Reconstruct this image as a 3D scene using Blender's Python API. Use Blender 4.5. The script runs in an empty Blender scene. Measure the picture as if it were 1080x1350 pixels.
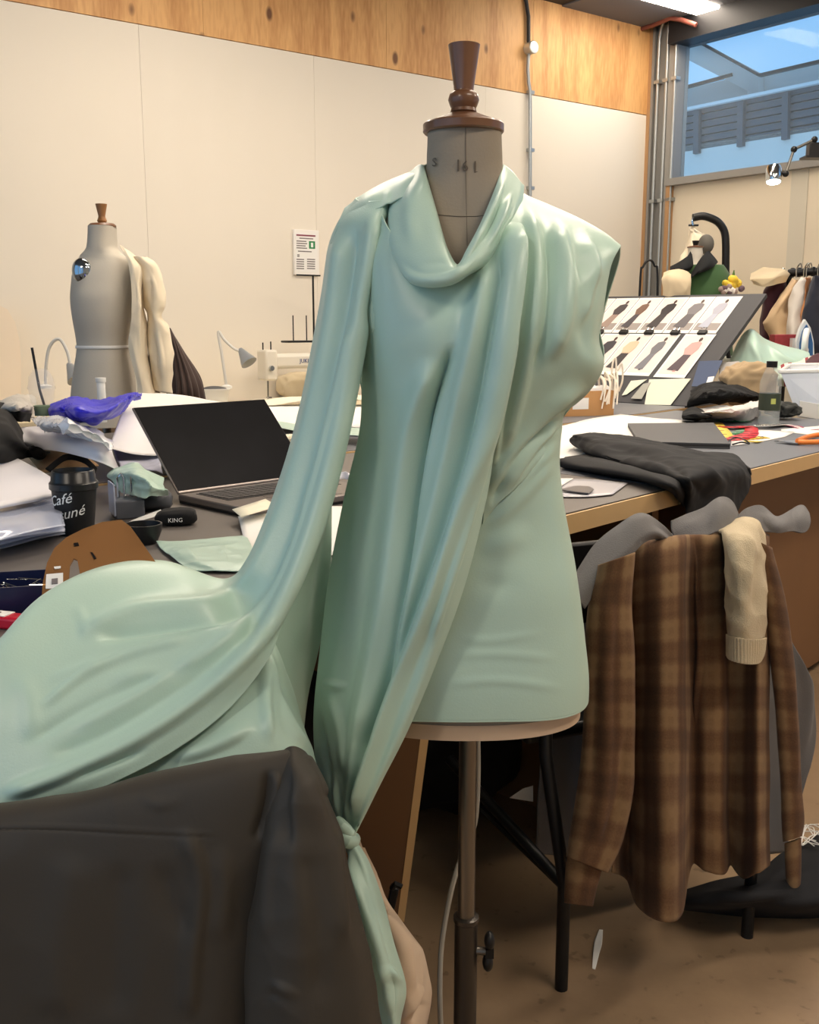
import bpy, math, random
import numpy as np
from mathutils import Vector, Matrix, Euler
random.seed(7)
scene = bpy.context.scene
COL = scene.collection
# ------------------------------------------------------------------ camera
F, CX, CY = 1350.0, 540.0, 675.0            # focal length in pixels of the 1080x1350 frame
PITCH, H = math.radians(10.49), 1.25
cam_d = bpy.data.cameras.new('camera'); cam_d.sensor_width = 36.0; cam_d.lens = F * 36.0 / 1350.0
cam_d.clip_start = 0.02; cam_d.clip_end = 200
cam = bpy.data.objects.new('camera', cam_d); COL.objects.link(cam)
cam.location = (0, 0, H); cam.rotation_euler = (math.radians(90) - PITCH, 0, 0)
scene.camera = cam
# ------------------------------------------------------------------ world, exposure
scene.view_settings.view_transform = 'Standard'; scene.view_settings.look = 'None'
scene.view_settings.exposure = 0.0; scene.view_settings.gamma = 1.0
scene.view_settings.use_curve_mapping = False
world = bpy.data.worlds.new('sky'); scene.world = world; world.use_nodes = True
bg = world.node_tree.nodes['Background']
bg.inputs['Color'].default_value = (0.33, 0.66, 1.06, 1); bg.inputs['Strength'].default_value = 1.0
LAMP = 30.0                                  # radiance of the ceiling lamps' diffusers
LAMP_COL = (1.0, 0.86, 0.70)
# ------------------------------------------------------------------ pixel <-> place
CP, SP = math.cos(PITCH), math.sin(PITCH)
def ray(u, v):
    a = (u - CX) / F; b = -(v - CY) / F
    return np.array([a, CP + b * SP, -SP + b * CP])
CAM = np.array([0, 0, H])
def W(u, v, y):                             # point at distance y in front of the camera
    d = ray(u, v); return CAM + d * (y / d[1])
def Wz(u, v, z):                            # point at height z
    d = ray(u, v); return CAM + d * ((z - H) / d[2])
def Wp(u, v, p, n):                         # point on the plane through p with normal n
    d = ray(u, v); n = np.asarray(n, float); return CAM + d * (np.dot(np.asarray(p) - CAM, n) / np.dot(d, n))
def proj(G):
    G = np.asarray(G); q = G - CAM
    x = q[..., 0]; f = q[..., 1] * CP - q[..., 2] * SP; up = q[..., 1] * SP + q[..., 2] * CP
    return np.stack([CX + F * x / f, CY - F * up / f], -1)
# ------------------------------------------------------------------ materials
def lin(c):
    r = []
    for x in c:
        x /= 255.0; r.append(x / 12.92 if x <= .04045 else ((x + .055) / 1.055) ** 2.4)
    return (*r, 1.0)
MATS = {}
def mat(name, col, rough=.6, metal=0.0, var=0.0, vscale=6.0, bump=0.0, bscale=80.0, sheen=0.0, trans=0.0, alpha=1.0, emit=0.0, spec=.5, coat=0.0, ior=1.45):
    if name in MATS: return MATS[name]
    m = bpy.data.materials.new(name); m.use_nodes = True; nt = m.node_tree; b = nt.nodes['Principled BSDF']
    c = lin(col)
    b.inputs['Base Color'].default_value = c; b.inputs['Roughness'].default_value = rough
    b.inputs['Metallic'].default_value = metal; b.inputs['Specular IOR Level'].default_value = spec
    b.inputs['IOR'].default_value = ior
    b.inputs['Sheen Weight'].default_value = sheen; b.inputs['Coat Weight'].default_value = coat
    b.inputs['Transmission Weight'].default_value = trans; b.inputs['Alpha'].default_value = alpha
    if emit: b.inputs['Emission Color'].default_value = c; b.inputs['Emission Strength'].default_value = emit
    if var or bump:
        tc = nt.nodes.new('ShaderNodeTexCoord')
    if var:
        n = nt.nodes.new('ShaderNodeTexNoise'); n.inputs['Scale'].default_value = vscale; n.inputs['Detail'].default_value = 5
        r = nt.nodes.new('ShaderNodeMapRange'); r.inputs['To Min'].default_value = 1 - var; r.inputs['To Max'].default_value = 1 + var
        x = nt.nodes.new('ShaderNodeMix'); x.data_type = 'RGBA'; x.blend_type = 'MULTIPLY'; x.inputs['Factor'].default_value = 1
        x.inputs[6].default_value = c
        nt.links.new(tc.outputs['Object'], n.inputs['Vector']); nt.links.new(n.outputs['Fac'], r.inputs['Value'])
        nt.links.new(r.outputs['Result'], x.inputs[7]); nt.links.new(x.outputs[2], b.inputs['Base Color'])
    if bump:
        n2 = nt.nodes.new('ShaderNodeTexNoise'); n2.inputs['Scale'].default_value = bscale; n2.inputs['Detail'].default_value = 3
        bp = nt.nodes.new('ShaderNodeBump'); bp.inputs['Strength'].default_value = bump; bp.inputs['Distance'].default_value = .004
        nt.links.new(tc.outputs['Object'], n2.inputs['Vector']); nt.links.new(n2.outputs['Fac'], bp.inputs['Height'])
        nt.links.new(bp.outputs['Normal'], b.inputs['Normal'])
    MATS[name] = m; return m
def glassy(name, col, alpha_mix=.75, rough=.05, tint=None):
    """thin clear plastic or pane: see-through with a gloss, no refraction"""
    if name in MATS: return MATS[name]
    m = bpy.data.materials.new(name); m.use_nodes = True; nt = m.node_tree; nt.nodes.clear()
    o = nt.nodes.new('ShaderNodeOutputMaterial'); t = nt.nodes.new('ShaderNodeBsdfTransparent'); g = nt.nodes.new('ShaderNodeBsdfPrincipled')
    t.inputs['Color'].default_value = tint or (1, 1, 1, 1)
    g.inputs['Base Color'].default_value = lin(col); g.inputs['Roughness'].default_value = rough
    mx = nt.nodes.new('ShaderNodeMixShader'); mx.inputs[0].default_value = 1 - alpha_mix
    nt.links.new(t.outputs[0], mx.inputs[1]); nt.links.new(g.outputs[0], mx.inputs[2]); nt.links.new(mx.outputs[0], o.inputs['Surface'])
    MATS[name] = m; return m
# ------------------------------------------------------------------ objects
ROOT = {}
def tag(o, label=None, cat=None, group=None, kind=None):
    if label: o['label'] = label
    if cat: o['category'] = cat
    if group: o['group'] = group
    if kind: o['kind'] = kind
    return o
def thing(name, label, cat, loc=(0, 0, 0), rz=0.0, group=None, kind=None):
    o = bpy.data.objects.new(name, None); COL.objects.link(o); o.empty_display_size = .05
    o.location = tuple(float(x) for x in loc); o.rotation_euler = (0, 0, rz)
    ROOT[o.name] = Matrix.Translation(Vector(o.location)) @ Matrix.Rotation(rz, 4, 'Z')
    return tag(o, label, cat, group, kind)
def struct(name, parent=None):
    o = bpy.data.objects.new(name, None); COL.objects.link(o); ROOT[o.name] = Matrix.Identity(4); o['kind'] = 'structure'; return o
def root_of(p):
    while p.parent: p = p.parent
    return p
def emit_mesh(name, V, Fc, m, parent=None, world=False, smooth=40, uv=None, thick=0, bevel=0, subsurf=0, origin=None):
    V = np.asarray(V, float)
    if parent is not None:
        if world:
            M = np.array(ROOT[root_of(parent).name].inverted()); V = V @ M[:3, :3].T + M[:3, 3]
        off = np.zeros(3)
    else:
        off = np.array([(V[:, 0].min() + V[:, 0].max()) / 2, (V[:, 1].min() + V[:, 1].max()) / 2, V[:, 2].min()]); V = V - off
    me = bpy.data.meshes.new(name); me.from_pydata(V.tolist(), [], [list(map(int, f)) for f in Fc])
    if uv is not None:
        l = me.uv_layers.new(name='uv'); idx = np.empty(len(me.loops), int); me.loops.foreach_get('vertex_index', idx)
        l.data.foreach_set('uv', np.asarray(uv, float)[idx].ravel())
    me.polygons.foreach_set('use_smooth', np.ones(len(me.polygons), bool))
    if smooth: me.set_sharp_from_angle(angle=math.radians(smooth))
    if m is not None: me.materials.append(m)
    o = bpy.data.objects.new(name, me); COL.objects.link(o); o.location = off.tolist()
    if parent is not None: o.parent = parent
    else: ROOT[o.name] = Matrix.Translation(Vector(off.tolist()))
    if thick:
        s = o.modifiers.new('thickness', 'SOLIDIFY'); s.thickness = thick; s.offset = -1
    if bevel:
        b = o.modifiers.new('edge', 'BEVEL'); b.width = bevel; b.segments = 2; b.limit_method = 'ANGLE'; b.angle_limit = math.radians(40)
    if subsurf:
        s = o.modifiers.new('smooth', 'SUBSURF'); s.levels = subsurf; s.render_levels = subsurf
    return o
def copy_tree(o, parent=None):
    c = o.copy(); COL.objects.link(c)
    if parent is not None: c.parent = parent
    if o.name in ROOT: ROOT[c.name] = ROOT[o.name]
    for ch in [x for x in COL.objects if x.parent == o]: copy_tree(ch, c)
    return c
def rotm(rx=0, ry=0, rz=0): return np.array(Euler((rx, ry, rz)).to_matrix())
class MB:
    def __init__(s): s.v = []; s.f = []
    def add(s, V, Fc):
        n = len(s.v); s.v += [tuple(map(float, p)) for p in V]; s.f += [[n + i for i in f] for f in Fc]; return s
    def box(s, c, d, R=None):
        x, y, z = np.asarray(d, float) / 2
        V = np.array([(-x, -y, -z), (x, -y, -z), (x, y, -z), (-x, y, -z), (-x, -y, z), (x, -y, z), (x, y, z), (-x, y, z)])
        if R is not None: V = V @ np.asarray(R).T
        return s.add(V + np.asarray(c), [(0, 3, 2, 1), (4, 5, 6, 7), (0, 1, 5, 4), (1, 2, 6, 5), (2, 3, 7, 6), (3, 0, 4, 7)])
    def hexa(s, P):                        # 8 corners: bottom ring, top ring
        return s.add(P, [(0, 3, 2, 1), (4, 5, 6, 7), (0, 1, 5, 4), (1, 2, 6, 5), (2, 3, 7, 6), (3, 0, 4, 7)])
    def tube(s, path, r, n=10, caps=True):
        P = np.asarray(path, float); K = len(P); r = np.broadcast_to(np.asarray(r, float), (K,))
        T = np.gradient(P, axis=0); T /= np.linalg.norm(T, axis=1)[:, None] + 1e-12
        a = np.array([0, 0, 1.0]) if abs(T[0, 2]) < .9 else np.array([1.0, 0, 0])
        V = []; 
        for i in range(K):
            a = a - T[i] * np.dot(a, T[i]); a /= np.linalg.norm(a); b = np.cross(T[i], a)
            for k in range(n):
                q = 2 * math.pi * k / n; V.append(P[i] + r[i] * (a * math.cos(q) + b * math.sin(q)))
        Fc = [(i * n + k, i * n + (k + 1) % n, (i + 1) * n + (k + 1) % n, (i + 1) * n + k) for i in range(K - 1) for k in range(n)]
        if caps: Fc += [tuple(range(n))[::-1], tuple((K - 1) * n + k for k in range(n))]
        return s.add(V, Fc)
    def cyl(s, p0, p1, r0, r1=None, n=20): return s.tube([p0, p1], [r0, r0 if r1 is None else r1], n)
    def lathe(s, prof, n=28, c=(0, 0, 0), sx=1, sy=1, caps=True):
        V = []; K = len(prof)
        for r, z in prof:
            for k in range(n):
                q = 2 * math.pi * k / n; V.append((c[0] + sx * r * math.cos(q), c[1] + sy * r * math.sin(q), c[2] + z))
        Fc = [(i * n + k, i * n + (k + 1) % n, (i + 1) * n + (k + 1) % n, (i + 1) * n + k) for i in range(K - 1) for k in range(n)]
        if caps: Fc += [tuple(range(n))[::-1], tuple((K - 1) * n + k for k in range(n))]
        return s.add(V, Fc)
    def prism(s, poly, z0, z1):
        n = len(poly); V = [(x, y, z0) for x, y in poly] + [(x, y, z1) for x, y in poly]
        return s.add(V, [tuple(range(n))[::-1], tuple(range(n, 2 * n))] + [(i, (i + 1) % n, n + (i + 1) % n, n + i) for i in range(n)])
    def slab(s, P, t, nrm=None):           # world polygon P thickened by t against its normal
        P = np.asarray(P, float); n = len(P)
        if nrm is None:
            nrm = np.cross(P[1] - P[0], P[2] - P[0]); nrm /= np.linalg.norm(nrm)
        V = list(P - np.asarray(nrm) * t) + list(P)
        return s.add(V, [tuple(range(n))[::-1], tuple(range(n, 2 * n))] + [(i, (i + 1) % n, n + (i + 1) % n, n + i) for i in range(n)])
    def ell(s, c, r, n=16, m=10, R=None):
        V = []
        for i in range(m + 1):
            a = math.pi * i / m
            for k in range(n):
                q = 2 * math.pi * k / n; V.append((r[0] * math.sin(a) * math.cos(q), r[1] * math.sin(a) * math.sin(q), -r[2] * math.cos(a)))
        V = np.array(V)
        if R is not None: V = V @ np.asarray(R).T
        return s.add(V + np.asarray(c), [(i * n + k, i * n + (k + 1) % n, (i + 1) * n + (k + 1) % n, (i + 1) * n + k) for i in range(m) for k in range(n)])
    def xf(s, R=None, t=(0, 0, 0)):
        V = np.array(s.v)
        if R is not None: V = V @ np.asarray(R).T
        s.v = [tuple(p) for p in V + np.asarray(t)]; return s
    def build(s, name, m, parent=None, **k): return emit_mesh(name, s.v, s.f, m, parent, **k)
# ------------------------------------------------------------------ cloth
def cr(P, n):
    P = np.asarray(P, float); K = len(P)
    if K == 2: 
        t = np.linspace(0, 1, n).reshape((-1,) + (1,) * (P.ndim - 1)); return P[0] * (1 - t) + P[1] * t
    Q = np.concatenate([[2 * P[0] - P[1]], P, [2 * P[-1] - P[-2]]])
    t = np.linspace(0, K - 1, n); i = np.minimum(t.astype(int), K - 2); f = (t - i).reshape((-1,) + (1,) * (P.ndim - 1))
    a, b, c, d = Q[i], Q[i + 1], Q[i + 2], Q[i + 3]
    return .5 * (2 * b + (c - a) * f + (2 * a - 5 * b + 4 * c - d) * f ** 2 + (3 * b - a - 3 * c + d) * f ** 3)
def resample(C, nr, nc): return cr(cr(C, nr).swapaxes(0, 1), nc).swapaxes(0, 1)
def gnorm(G):
    n = np.cross(np.gradient(G, axis=0), np.gradient(G, axis=1)); return n / (np.linalg.norm(n, axis=-1)[..., None] + 1e-12)
def sstep(x): x = np.clip(x, 0, 1); return x * x * (3 - 2 * x)
def fold(px, line, w, a, asym=1.0, fade=40.0):
    """height of one fold whose crest follows a line; w = width before, w*asym = width on its right-hand side"""
    L = cr(np.asarray(line, float), max(12, 6 * len(line))); best = np.full(px.shape[:-1], 1e9); sd = np.zeros_like(best); arc = np.zeros_like(best); s0 = 0.0
    for p, q in zip(L[:-1], L[1:]):
        d = q - p; l = np.linalg.norm(d)
        if l < 1e-9: continue
        r = px - p; t = np.clip((r @ d) / (l * l), 0, 1); e = r - t[..., None] * d; dist = np.linalg.norm(e, axis=-1)
        side = np.sign(d[0] * e[..., 1] - d[1] * e[..., 0]); c = dist < best
        best = np.where(c, dist, best); sd = np.where(c, side, sd); arc = np.where(c, s0 + t * l, arc); s0 += l
    ww = np.where(sd < 0, w * asym, w)
    return a * np.exp(-(best / ww) ** 2) * sstep(arc / fade + .0) * sstep((s0 - arc) / fade)
RNG = np.random.RandomState(3)
def wob(P, scale, seed=0, n=9):
    r = np.random.RandomState(seed); o = np.zeros(P.shape[:-1])
    for i in range(n):
        k = r.normal(size=3); k *= scale * (.5 + 1.2 * r.rand()) / np.linalg.norm(k); o += np.sin(P @ k + r.rand() * 6.28)
    return o / math.sqrt(n)
def grid_mesh(name, G, m, parent, thick=.0016, uv=None, closed=False, world=True, smooth=0):
    nr, nc = G.shape[:2]
    I = np.arange(nr * nc).reshape(nr, nc)
    if closed: I = np.concatenate([I, I[:, :1]], 1)
    Fc = np.stack([I[:-1, :-1], I[:-1, 1:], I[1:, 1:], I[1:, :-1]], -1).reshape(-1, 4)
    if uv is None:
        s = np.linalg.norm(np.diff(G, axis=1), axis=-1).mean(0); t = np.linalg.norm(np.diff(G, axis=0), axis=-1).mean(1)
        S, T = np.meshgrid(np.r_[0, np.cumsum(s)], np.r_[0, np.cumsum(t)]); uv = np.stack([S, T], -1).reshape(-1, 2)
    return emit_mesh(name, G.reshape(-1, 3), Fc, m, parent, world=world, smooth=smooth, uv=uv, thick=thick)
def cloth(name, C, nr, nc, m, parent, folds=(), wr=0.0, ws=30.0, seed=0, thick=.0016, extra=None, out=None, rg=0.0, rs=30.0):
    """C: rows x cols of world points; folds are (pixel line, width, height, asym[, fade])"""
    G = resample(np.asarray(C, float), nr, nc); n = gnorm(G)
    ref = (CAM - G) if out is None else (G - np.asarray(out))
    flip = (n * ref).sum(-1).mean() < 0
    if flip: n = -n
    px = proj(G); d = np.zeros(G.shape[:2])
    for f in folds: d += fold(px, *f)
    if wr: d += wr * wob(G, ws, seed)
    if rg: d -= rg * (np.abs(wob(G, rs, seed + 70)) + .5 * np.abs(wob(G, rs * 2.1, seed + 71)))
    if extra is not None:
        S, T = np.meshgrid(np.linspace(0, 1, nc), np.linspace(0, 1, nr)); d += extra(S, T, px)
    G = G + n * d[..., None]
    if flip: G = G[:, ::-1]
    return grid_mesh(name, G, m, parent, thick)
def rows(spec):
    """spec: list of rows, a row is a list of (u, v, y)"""
    return np.array([[W(*p) for p in r] for r in spec])
def sheet_pile(u, v, z): return Wz(u, v, z)
def text_mesh(txt, size, extrude=.0004):
    c = bpy.data.curves.new('t', 'FONT'); c.body = txt; c.size = size; c.extrude = extrude; c.align_x = 'CENTER'; c.resolution_u = 2
    o = bpy.data.objects.new('t', c); COL.objects.link(o); dg = bpy.context.evaluated_depsgraph_get()
    me = o.evaluated_get(dg).to_mesh(); V = np.array([tuple(q.co) for q in me.vertices]); Fc = [tuple(p.vertices) for p in me.polygons]
    o.evaluated_get(dg).to_mesh_clear(); bpy.data.objects.remove(o); bpy.data.curves.remove(c)
    return V, Fc
# ================================================================== the room
K = np.array([1.81, 8.14, 0.0])                                     # the far corner
WLd = np.array([-.801, -.599, 0]); NL = np.array([.599, -.801, 0])  # left wall: direction and normal into the room
WRd = np.array([.599, -.801, 0]); NR = np.array([-.801, -.599, 0])  # right wall
RL = np.array([WLd, NL, [0, 0, 1]]).T                               # local (along wall, into room, up) -> world
RR = np.array([WRd, NR, [0, 0, 1]]).T
def tl(u, v): p = Wp(u, v, K, NL); return float(np.dot(p - K, WLd)), float(p[2])
def tr(u, v): p = Wp(u, v, K, NR); return float(np.dot(p - K, WRd)), float(p[2])
def wbox(mb, R, t0, t1, d0, d1, z0, z1):                            # box in wall coordinates
    c = K + R @ np.array([(t0 + t1) / 2, (d0 + d1) / 2, (z0 + z1) / 2]); return mb.box(c, (t1 - t0, d1 - d0, z1 - z0), R)
CEIL = 3.75
def ply_mat():
    m = bpy.data.materials.new('plywood'); m.use_nodes = True; nt = m.node_tree; b = nt.nodes['Principled BSDF']; N = nt.nodes.new; L = nt.links.new
    b.inputs['Roughness'].default_value = .55
    tc = N('ShaderNodeTexCoord'); mp = N('ShaderNodeMapping'); mp.inputs['Rotation'].default_value = (0, 0, math.radians(-36.8)); mp.inputs['Scale'].default_value = (1, 1, .16)
    n1 = N('ShaderNodeTexNoise'); n1.inputs['Scale'].default_value = 2.2; n1.inputs['Detail'].default_value = 3; n1.inputs['Distortion'].default_value = 1.0
    w = N('ShaderNodeMath'); w.operation = 'MULTIPLY'; w.inputs[1].default_value = 22
    s = N('ShaderNodeMath'); s.operation = 'SINE'
    n2 = N('ShaderNodeTexNoise'); n2.inputs['Scale'].default_value = 60; n2.inputs['Detail'].default_value = 2
    ad = N('ShaderNodeMath'); ad.operation = 'MULTIPLY_ADD'; ad.inputs[1].default_value = .22; 
    rp = N('ShaderNodeValToRGB'); rp.color_ramp.elements[0].color = lin((188, 134, 78)); rp.color_ramp.elements[1].color = lin((220, 170, 110))
    rp.color_ramp.elements[0].position = .1; rp.color_ramp.elements[1].position = .75
    mp2 = N('ShaderNodeMapping'); mp2.inputs['Scale'].default_value = (1, 1, .55)
    vo = N('ShaderNodeTexVoronoi'); vo.inputs['Scale'].default_value = 5.0; vo.inputs['Randomness'].default_value = 1
    kr = N('ShaderNodeValToRGB'); kr.color_ramp.elements[0].position = .07; kr.color_ramp.elements[0].color = lin((96, 58, 30)); kr.color_ramp.elements[1].position = .13; kr.color_ramp.elements[1].color = (1, 1, 1, 1)
    mx = N('ShaderNodeMix'); mx.data_type = 'RGBA'; mx.blend_type = 'MULTIPLY'; mx.inputs['Factor'].default_value = .85
    L(tc.outputs['Object'], mp.inputs['Vector']); L(mp.outputs[0], n1.inputs['Vector']); L(mp.outputs[0], n2.inputs['Vector']); L(n1.outputs['Fac'], w.inputs[0]); L(w.outputs[0], s.inputs[0])
    L(s.outputs[0], ad.inputs[0]); L(n2.outputs['Fac'], ad.inputs[2]); L(ad.outputs[0], rp.inputs['Fac'])
    L(tc.outputs['Object'], mp2.inputs['Vector']); L(mp2.outputs[0], vo.inputs['Vector']); L(vo.outputs['Distance'], kr.inputs['Fac'])
    L(rp.outputs['Color'], mx.inputs[6]); L(kr.outputs['Color'], mx.inputs[7]); L(mx.outputs[2], b.inputs['Base Color'])
    MATS['plywood'] = m; return m
def floor_mat():
    m = bpy.data.materials.new('concrete'); m.use_nodes = True; nt = m.node_tree; b = nt.nodes['Principled BSDF']; N = nt.nodes.new; L = nt.links.new
    b.inputs['Roughness'].default_value = .45
    tc = N('ShaderNodeTexCoord'); n = N('ShaderNodeTexNoise'); n.inputs['Scale'].default_value = 1.6; n.inputs['Detail'].default_value = 8; n.inputs['Roughness'].default_value = .62
    rp = N('ShaderNodeValToRGB'); e = rp.color_ramp.elements; e[0].position = .3; e[0].color = lin((120, 98, 76)); e[1].position = .72; e[1].color = lin((172, 145, 114))
    v = N('ShaderNodeTexNoise'); v.inputs['Scale'].default_value = 26; v.inputs['Detail'].default_value = 3
    r2 = N('ShaderNodeValToRGB'); r2.color_ramp.elements[0].position = .29; r2.color_ramp.elements[0].color = (.45, .42, .4, 1); r2.color_ramp.elements[1].position = .36; r2.color_ramp.elements[1].color = (1, 1, 1, 1)
    mx = N('ShaderNodeMix'); mx.data_type = 'RGBA'; mx.blend_type = 'MULTIPLY'; mx.inputs['Factor'].default_value = .6
    L(tc.outputs['Object'], n.inputs['Vector']); L(tc.outputs['Object'], v.inputs['Vector']); L(n.outputs['Fac'], rp.inputs['Fac']); L(v.outputs['Fac'], r2.inputs['Fac'])
    L(rp.outputs['Color'], mx.inputs[6]); L(r2.outputs['Color'], mx.inputs[7]); L(mx.outputs[2], b.inputs['Base Color'])
    return m
M_white = mat('painted_board', (228, 220, 206), .75, var=.03, vscale=1.5, bump=.05, bscale=12)
M_ply = ply_mat()
M_grey = mat('grey_steel', (138, 136, 132), .5, .1, var=.08, vscale=4)
M_galv = mat('galvanised', (168, 172, 172), .35, .7)
M_darkbeam = mat('dark_steel', (22, 22, 25), .5, .2)
M_woodtrim = mat('pale_trim', (170, 132, 92), .6, var=.1, vscale=8)
M_cream = mat('cream_plaster', (214, 203, 182), .8, var=.06, vscale=1.3)
M_ceil = mat('ceiling_grey', (128, 126, 122), .8)

fl = wbox(MB(), RL, -.3, 10, -.25, 9, -.1, 0).build('floor', floor_mat()); tag(fl, kind='structure')
ce = wbox(MB(), RL, -.1, 10, -.25, 9, CEIL, CEIL + .1).build('ceiling', M_ceil); tag(ce, kind='structure')

# the two walls behind the camera; the one on the left has tall windows
wbk = struct('wall_back'); wbox(MB(), RL, 0, 9.7, 8.5, 8.7, 0, CEIL).build('plaster', mat('back_plaster', (214, 206, 192), .8), wbk, world=True)
wsd = struct('wall_side'); MSd = MATS['back_plaster']
wbox(MB(), RL, 9.5, 9.7, 0, 8.5, 0, .35).build('plaster', MSd, wsd, world=True); wbox(MB(), RL, 9.5, 9.7, 0, 8.5, 3.5, CEIL).build('plaster', MSd, wsd, world=True)
for a, b in ((0, .6), (3.3, 3.55), (6.2, 6.45), (8.3, 8.5)): wbox(MB(), RL, 9.5, 9.7, a, b, .35, 3.5).build('pier', MSd, wsd, world=True)
# left wall: backing, white boards below, plywood boards above
wl = struct('wall_left')
ZB = tl(840, 150)[1]                                                # top of the white boards
wbox(MB(), RL, -.3, 9.5, -.22, -.02, 0, CEIL).build('backing', M_white, wl, world=True)
seams = [0.02] + [tl(415, 150)[0], tl(188, 150)[0]]
seams = [0.02, tl(640, 150)[0], tl(415, 150)[0], tl(188, 150)[0], tl(-60, 150)[0], tl(-60, 150)[0] + 1.3, tl(-60, 150)[0] + 2.6]
for a, b in zip(seams[:-1], seams[1:]):
    wbox(MB(), RL, a + .0006, b - .0006, -.02, 0, .1, ZB).build('panel', M_white, wl, world=True, bevel=.0008)
ps = [-.02, 1.22, 2.44, 3.66, 4.88, 6.1, 7.3]
for a, b in zip(ps[:-1], ps[1:]):
    wbox(MB(), RL, a + .001, b - .001, -.02, .004, ZB + .003, CEIL - .02).build('plywood_board', M_ply, wl, world=True)
wbox(MB(), RL, -.02, .035, -.01, .03, 0, ZB + .62).build('edge_strip', M_woodtrim, wl, world=True)
bl = struct('trim_1')                                               # dark beam along the top of the left wall, pale flange above
zb = tl(843, 33)[1]
wbox(MB(), RL, -.4, 8, .0, .16, zb, zb + .10).build('beam_web', M_darkbeam, bl, world=True)
wbox(MB(), RL, -.4, 8, .0, .30, zb + .10, zb + .16).build('beam_flange', M_grey, bl, world=True)
wbox(MB(), RL, -.4, 8, .0, .42, zb + .19, zb + .27).build('beam_flange', M_grey, bl, world=True)
bs = struct('baseboard_left'); wbox(MB(), RL, 0, 9, 0, .015, 0, .1).build('board', M_woodtrim, bs, world=True)

# corner column with three conduits
co = struct('trim_2')
t1 = tr(889, 200)[0]
wbox(MB(), RR, 0.0, t1 - .03, -.12, .0, 0, CEIL).build('column_web', M_grey, co, world=True)
wbox(MB(), RR, -.02, .05, -.1, .03, 0, CEIL).build('column_flange', M_grey, co, world=True)
wbox(MB(), RR, t1 - .06, t1 - .02, -.1, .03, 0, CEIL).build('column_flange', M_grey, co, world=True)
wbox(MB(), RR, t1 - .022, t1 + .012, -.1, .05, 0, tr(889, 236)[1]).build('edge_strip', M_woodtrim, co, world=True)
cd = thing('conduit_run', 'three grey metal conduits running up the steel column beside the window', 'conduit', K + RR @ np.array([.2, 0.05, 0]))
for i, t in enumerate((.095, .175, .255)):
    top = 3.30 + .05 * i
    pth = [K + RR @ np.array([t, .032, z]) for z in np.linspace(0.3, top, 12)] + [K + RR @ np.array([t + a, .032 + a * .4, top + b]) for a, b in ((.02, .07), (.06, .12), (.14, .15))]
    MB().tube(pth, .013, 10).build('pipe', M_galv, cd, world=True)
    for z in (1.35, 2.15, 3.0):
        wbox(MB(), RR, t - .024, t + .024, .0, .05, z - .012, z + .012).build('clip', M_galv, cd, world=True)

# right wall with the long window
wr = struct('wall_right')
zs, zt = tr(890, 236)[1], tr(900, 59)[1]
TW = 4.6
wbox(MB(), RR, t1 - .02, 7, -.2, 0, 0, zs - .03).build('lower_wall', M_cream, wr, world=True)
wbox(MB(), RR, t1 - .02, 7, -.2, 0.0, zt + .16, CEIL).build('upper_wall', M_ceil, wr, world=True)
wbox(MB(), RR, TW, 7, -.2, 0, zs - .03, zt + .16).build('side_wall', M_cream, wr, world=True)
wbox(MB(), RR, tr(1040, 300)[0], tr(1062, 300)[0], 0.0, .006, 0, zs - .05).build('filler_strip', mat('filler', (198, 192, 176), .8), wr, world=True)
win = struct('window_1')
wbox(MB(), RR, t1 - .02, TW, -.1, .06, zs - .05, zs).build('sill', M_grey, win, world=True)
wbox(MB(), RR, t1 - .02, TW, -.12, .10, zt, zt + .17).build('head_beam', M_darkbeam, win, world=True)
wbox(MB(), RR, t1 - .02, t1 + .02, -.1, .03, zs, zt).build('frame', M_grey, win, world=True)
wbox(MB(), RR, TW - .05, TW, -.1, .03, zs, zt).build('frame', M_grey, win, world=True)
wbox(MB(), RR, t1 + .02, TW - .05, -.062, -.056, zs, zt).build('pane', glassy('window_glass', (200, 215, 225), .93, .03, (.93, .97, 1, 1)), win, world=True)
sf = struct('trim_3')                                               # ceiling soffit above the window
wbox(MB(), RR, -.1, 6, .1, .95, zt + .16, zt + .30).build('soffit', mat('soffit_grey', (104, 106, 112), .7), sf, world=True)
rp_ = thing('red_pipe', 'thin rusty red pipe under the ceiling at the top of the column', 'pipe', Wp(860, 30, K + NR * .12, NR))
MB().tube([Wp(831, 43, K + NR * .12, NR), Wp(862, 33, K + NR * .13, NR), Wp(884, 24, K + NR * .15, NR), Wp(898, 26, K + NR * .15, NR), Wp(918, 33, K + NR * .13, NR)], .016, 10).build('pipe', mat('red_pipe', (120, 66, 56), .5), rp_, world=True)

# outside the window: parapet, louvred screen, steel pergola
M_out = mat('outside_steel', (212, 200, 190), .6); M_rail = mat('outside_rail', (104, 98, 100), .6)
M_par = mat('outside_render', (250, 236, 222), .8, var=.1, vscale=.6)
OD = 3.2                                                            # metres beyond the right wall
def ow(u, v, d=OD): return Wp(u, v, K - NR * d, NR)
def obar(mb, p, q, th, dep=.08, d=OD):                              # bar between two pixels on a plane outside
    P, Q = ow(*p, d), ow(*q, d); ax = Q - P; l = np.linalg.norm(ax); ax /= l; n2 = -NR; up = np.cross(n2, ax)
    return mb.box((P + Q) / 2 + n2 * dep / 2, (l, dep, th), np.array([ax, n2, up]).T)
pa = thing('parapet', 'pale rendered parapet wall outside the window', 'wall', ow(980, 215) * np.array([1, 1, 0]))
P0, P1 = ow(820, 200), ow(1250, 150)
MB().slab([ow(820, 330), ow(1300, 330), ow(1300, 135), ow(820, 205)], .25, NR).build('face', M_par, pa, world=True)
ls = thing('louvre_screen', 'blue-grey steel louvre screen of long rails above the parapet', 'screen', ow(980, 180) * np.array([1, 1, 0]))
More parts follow.
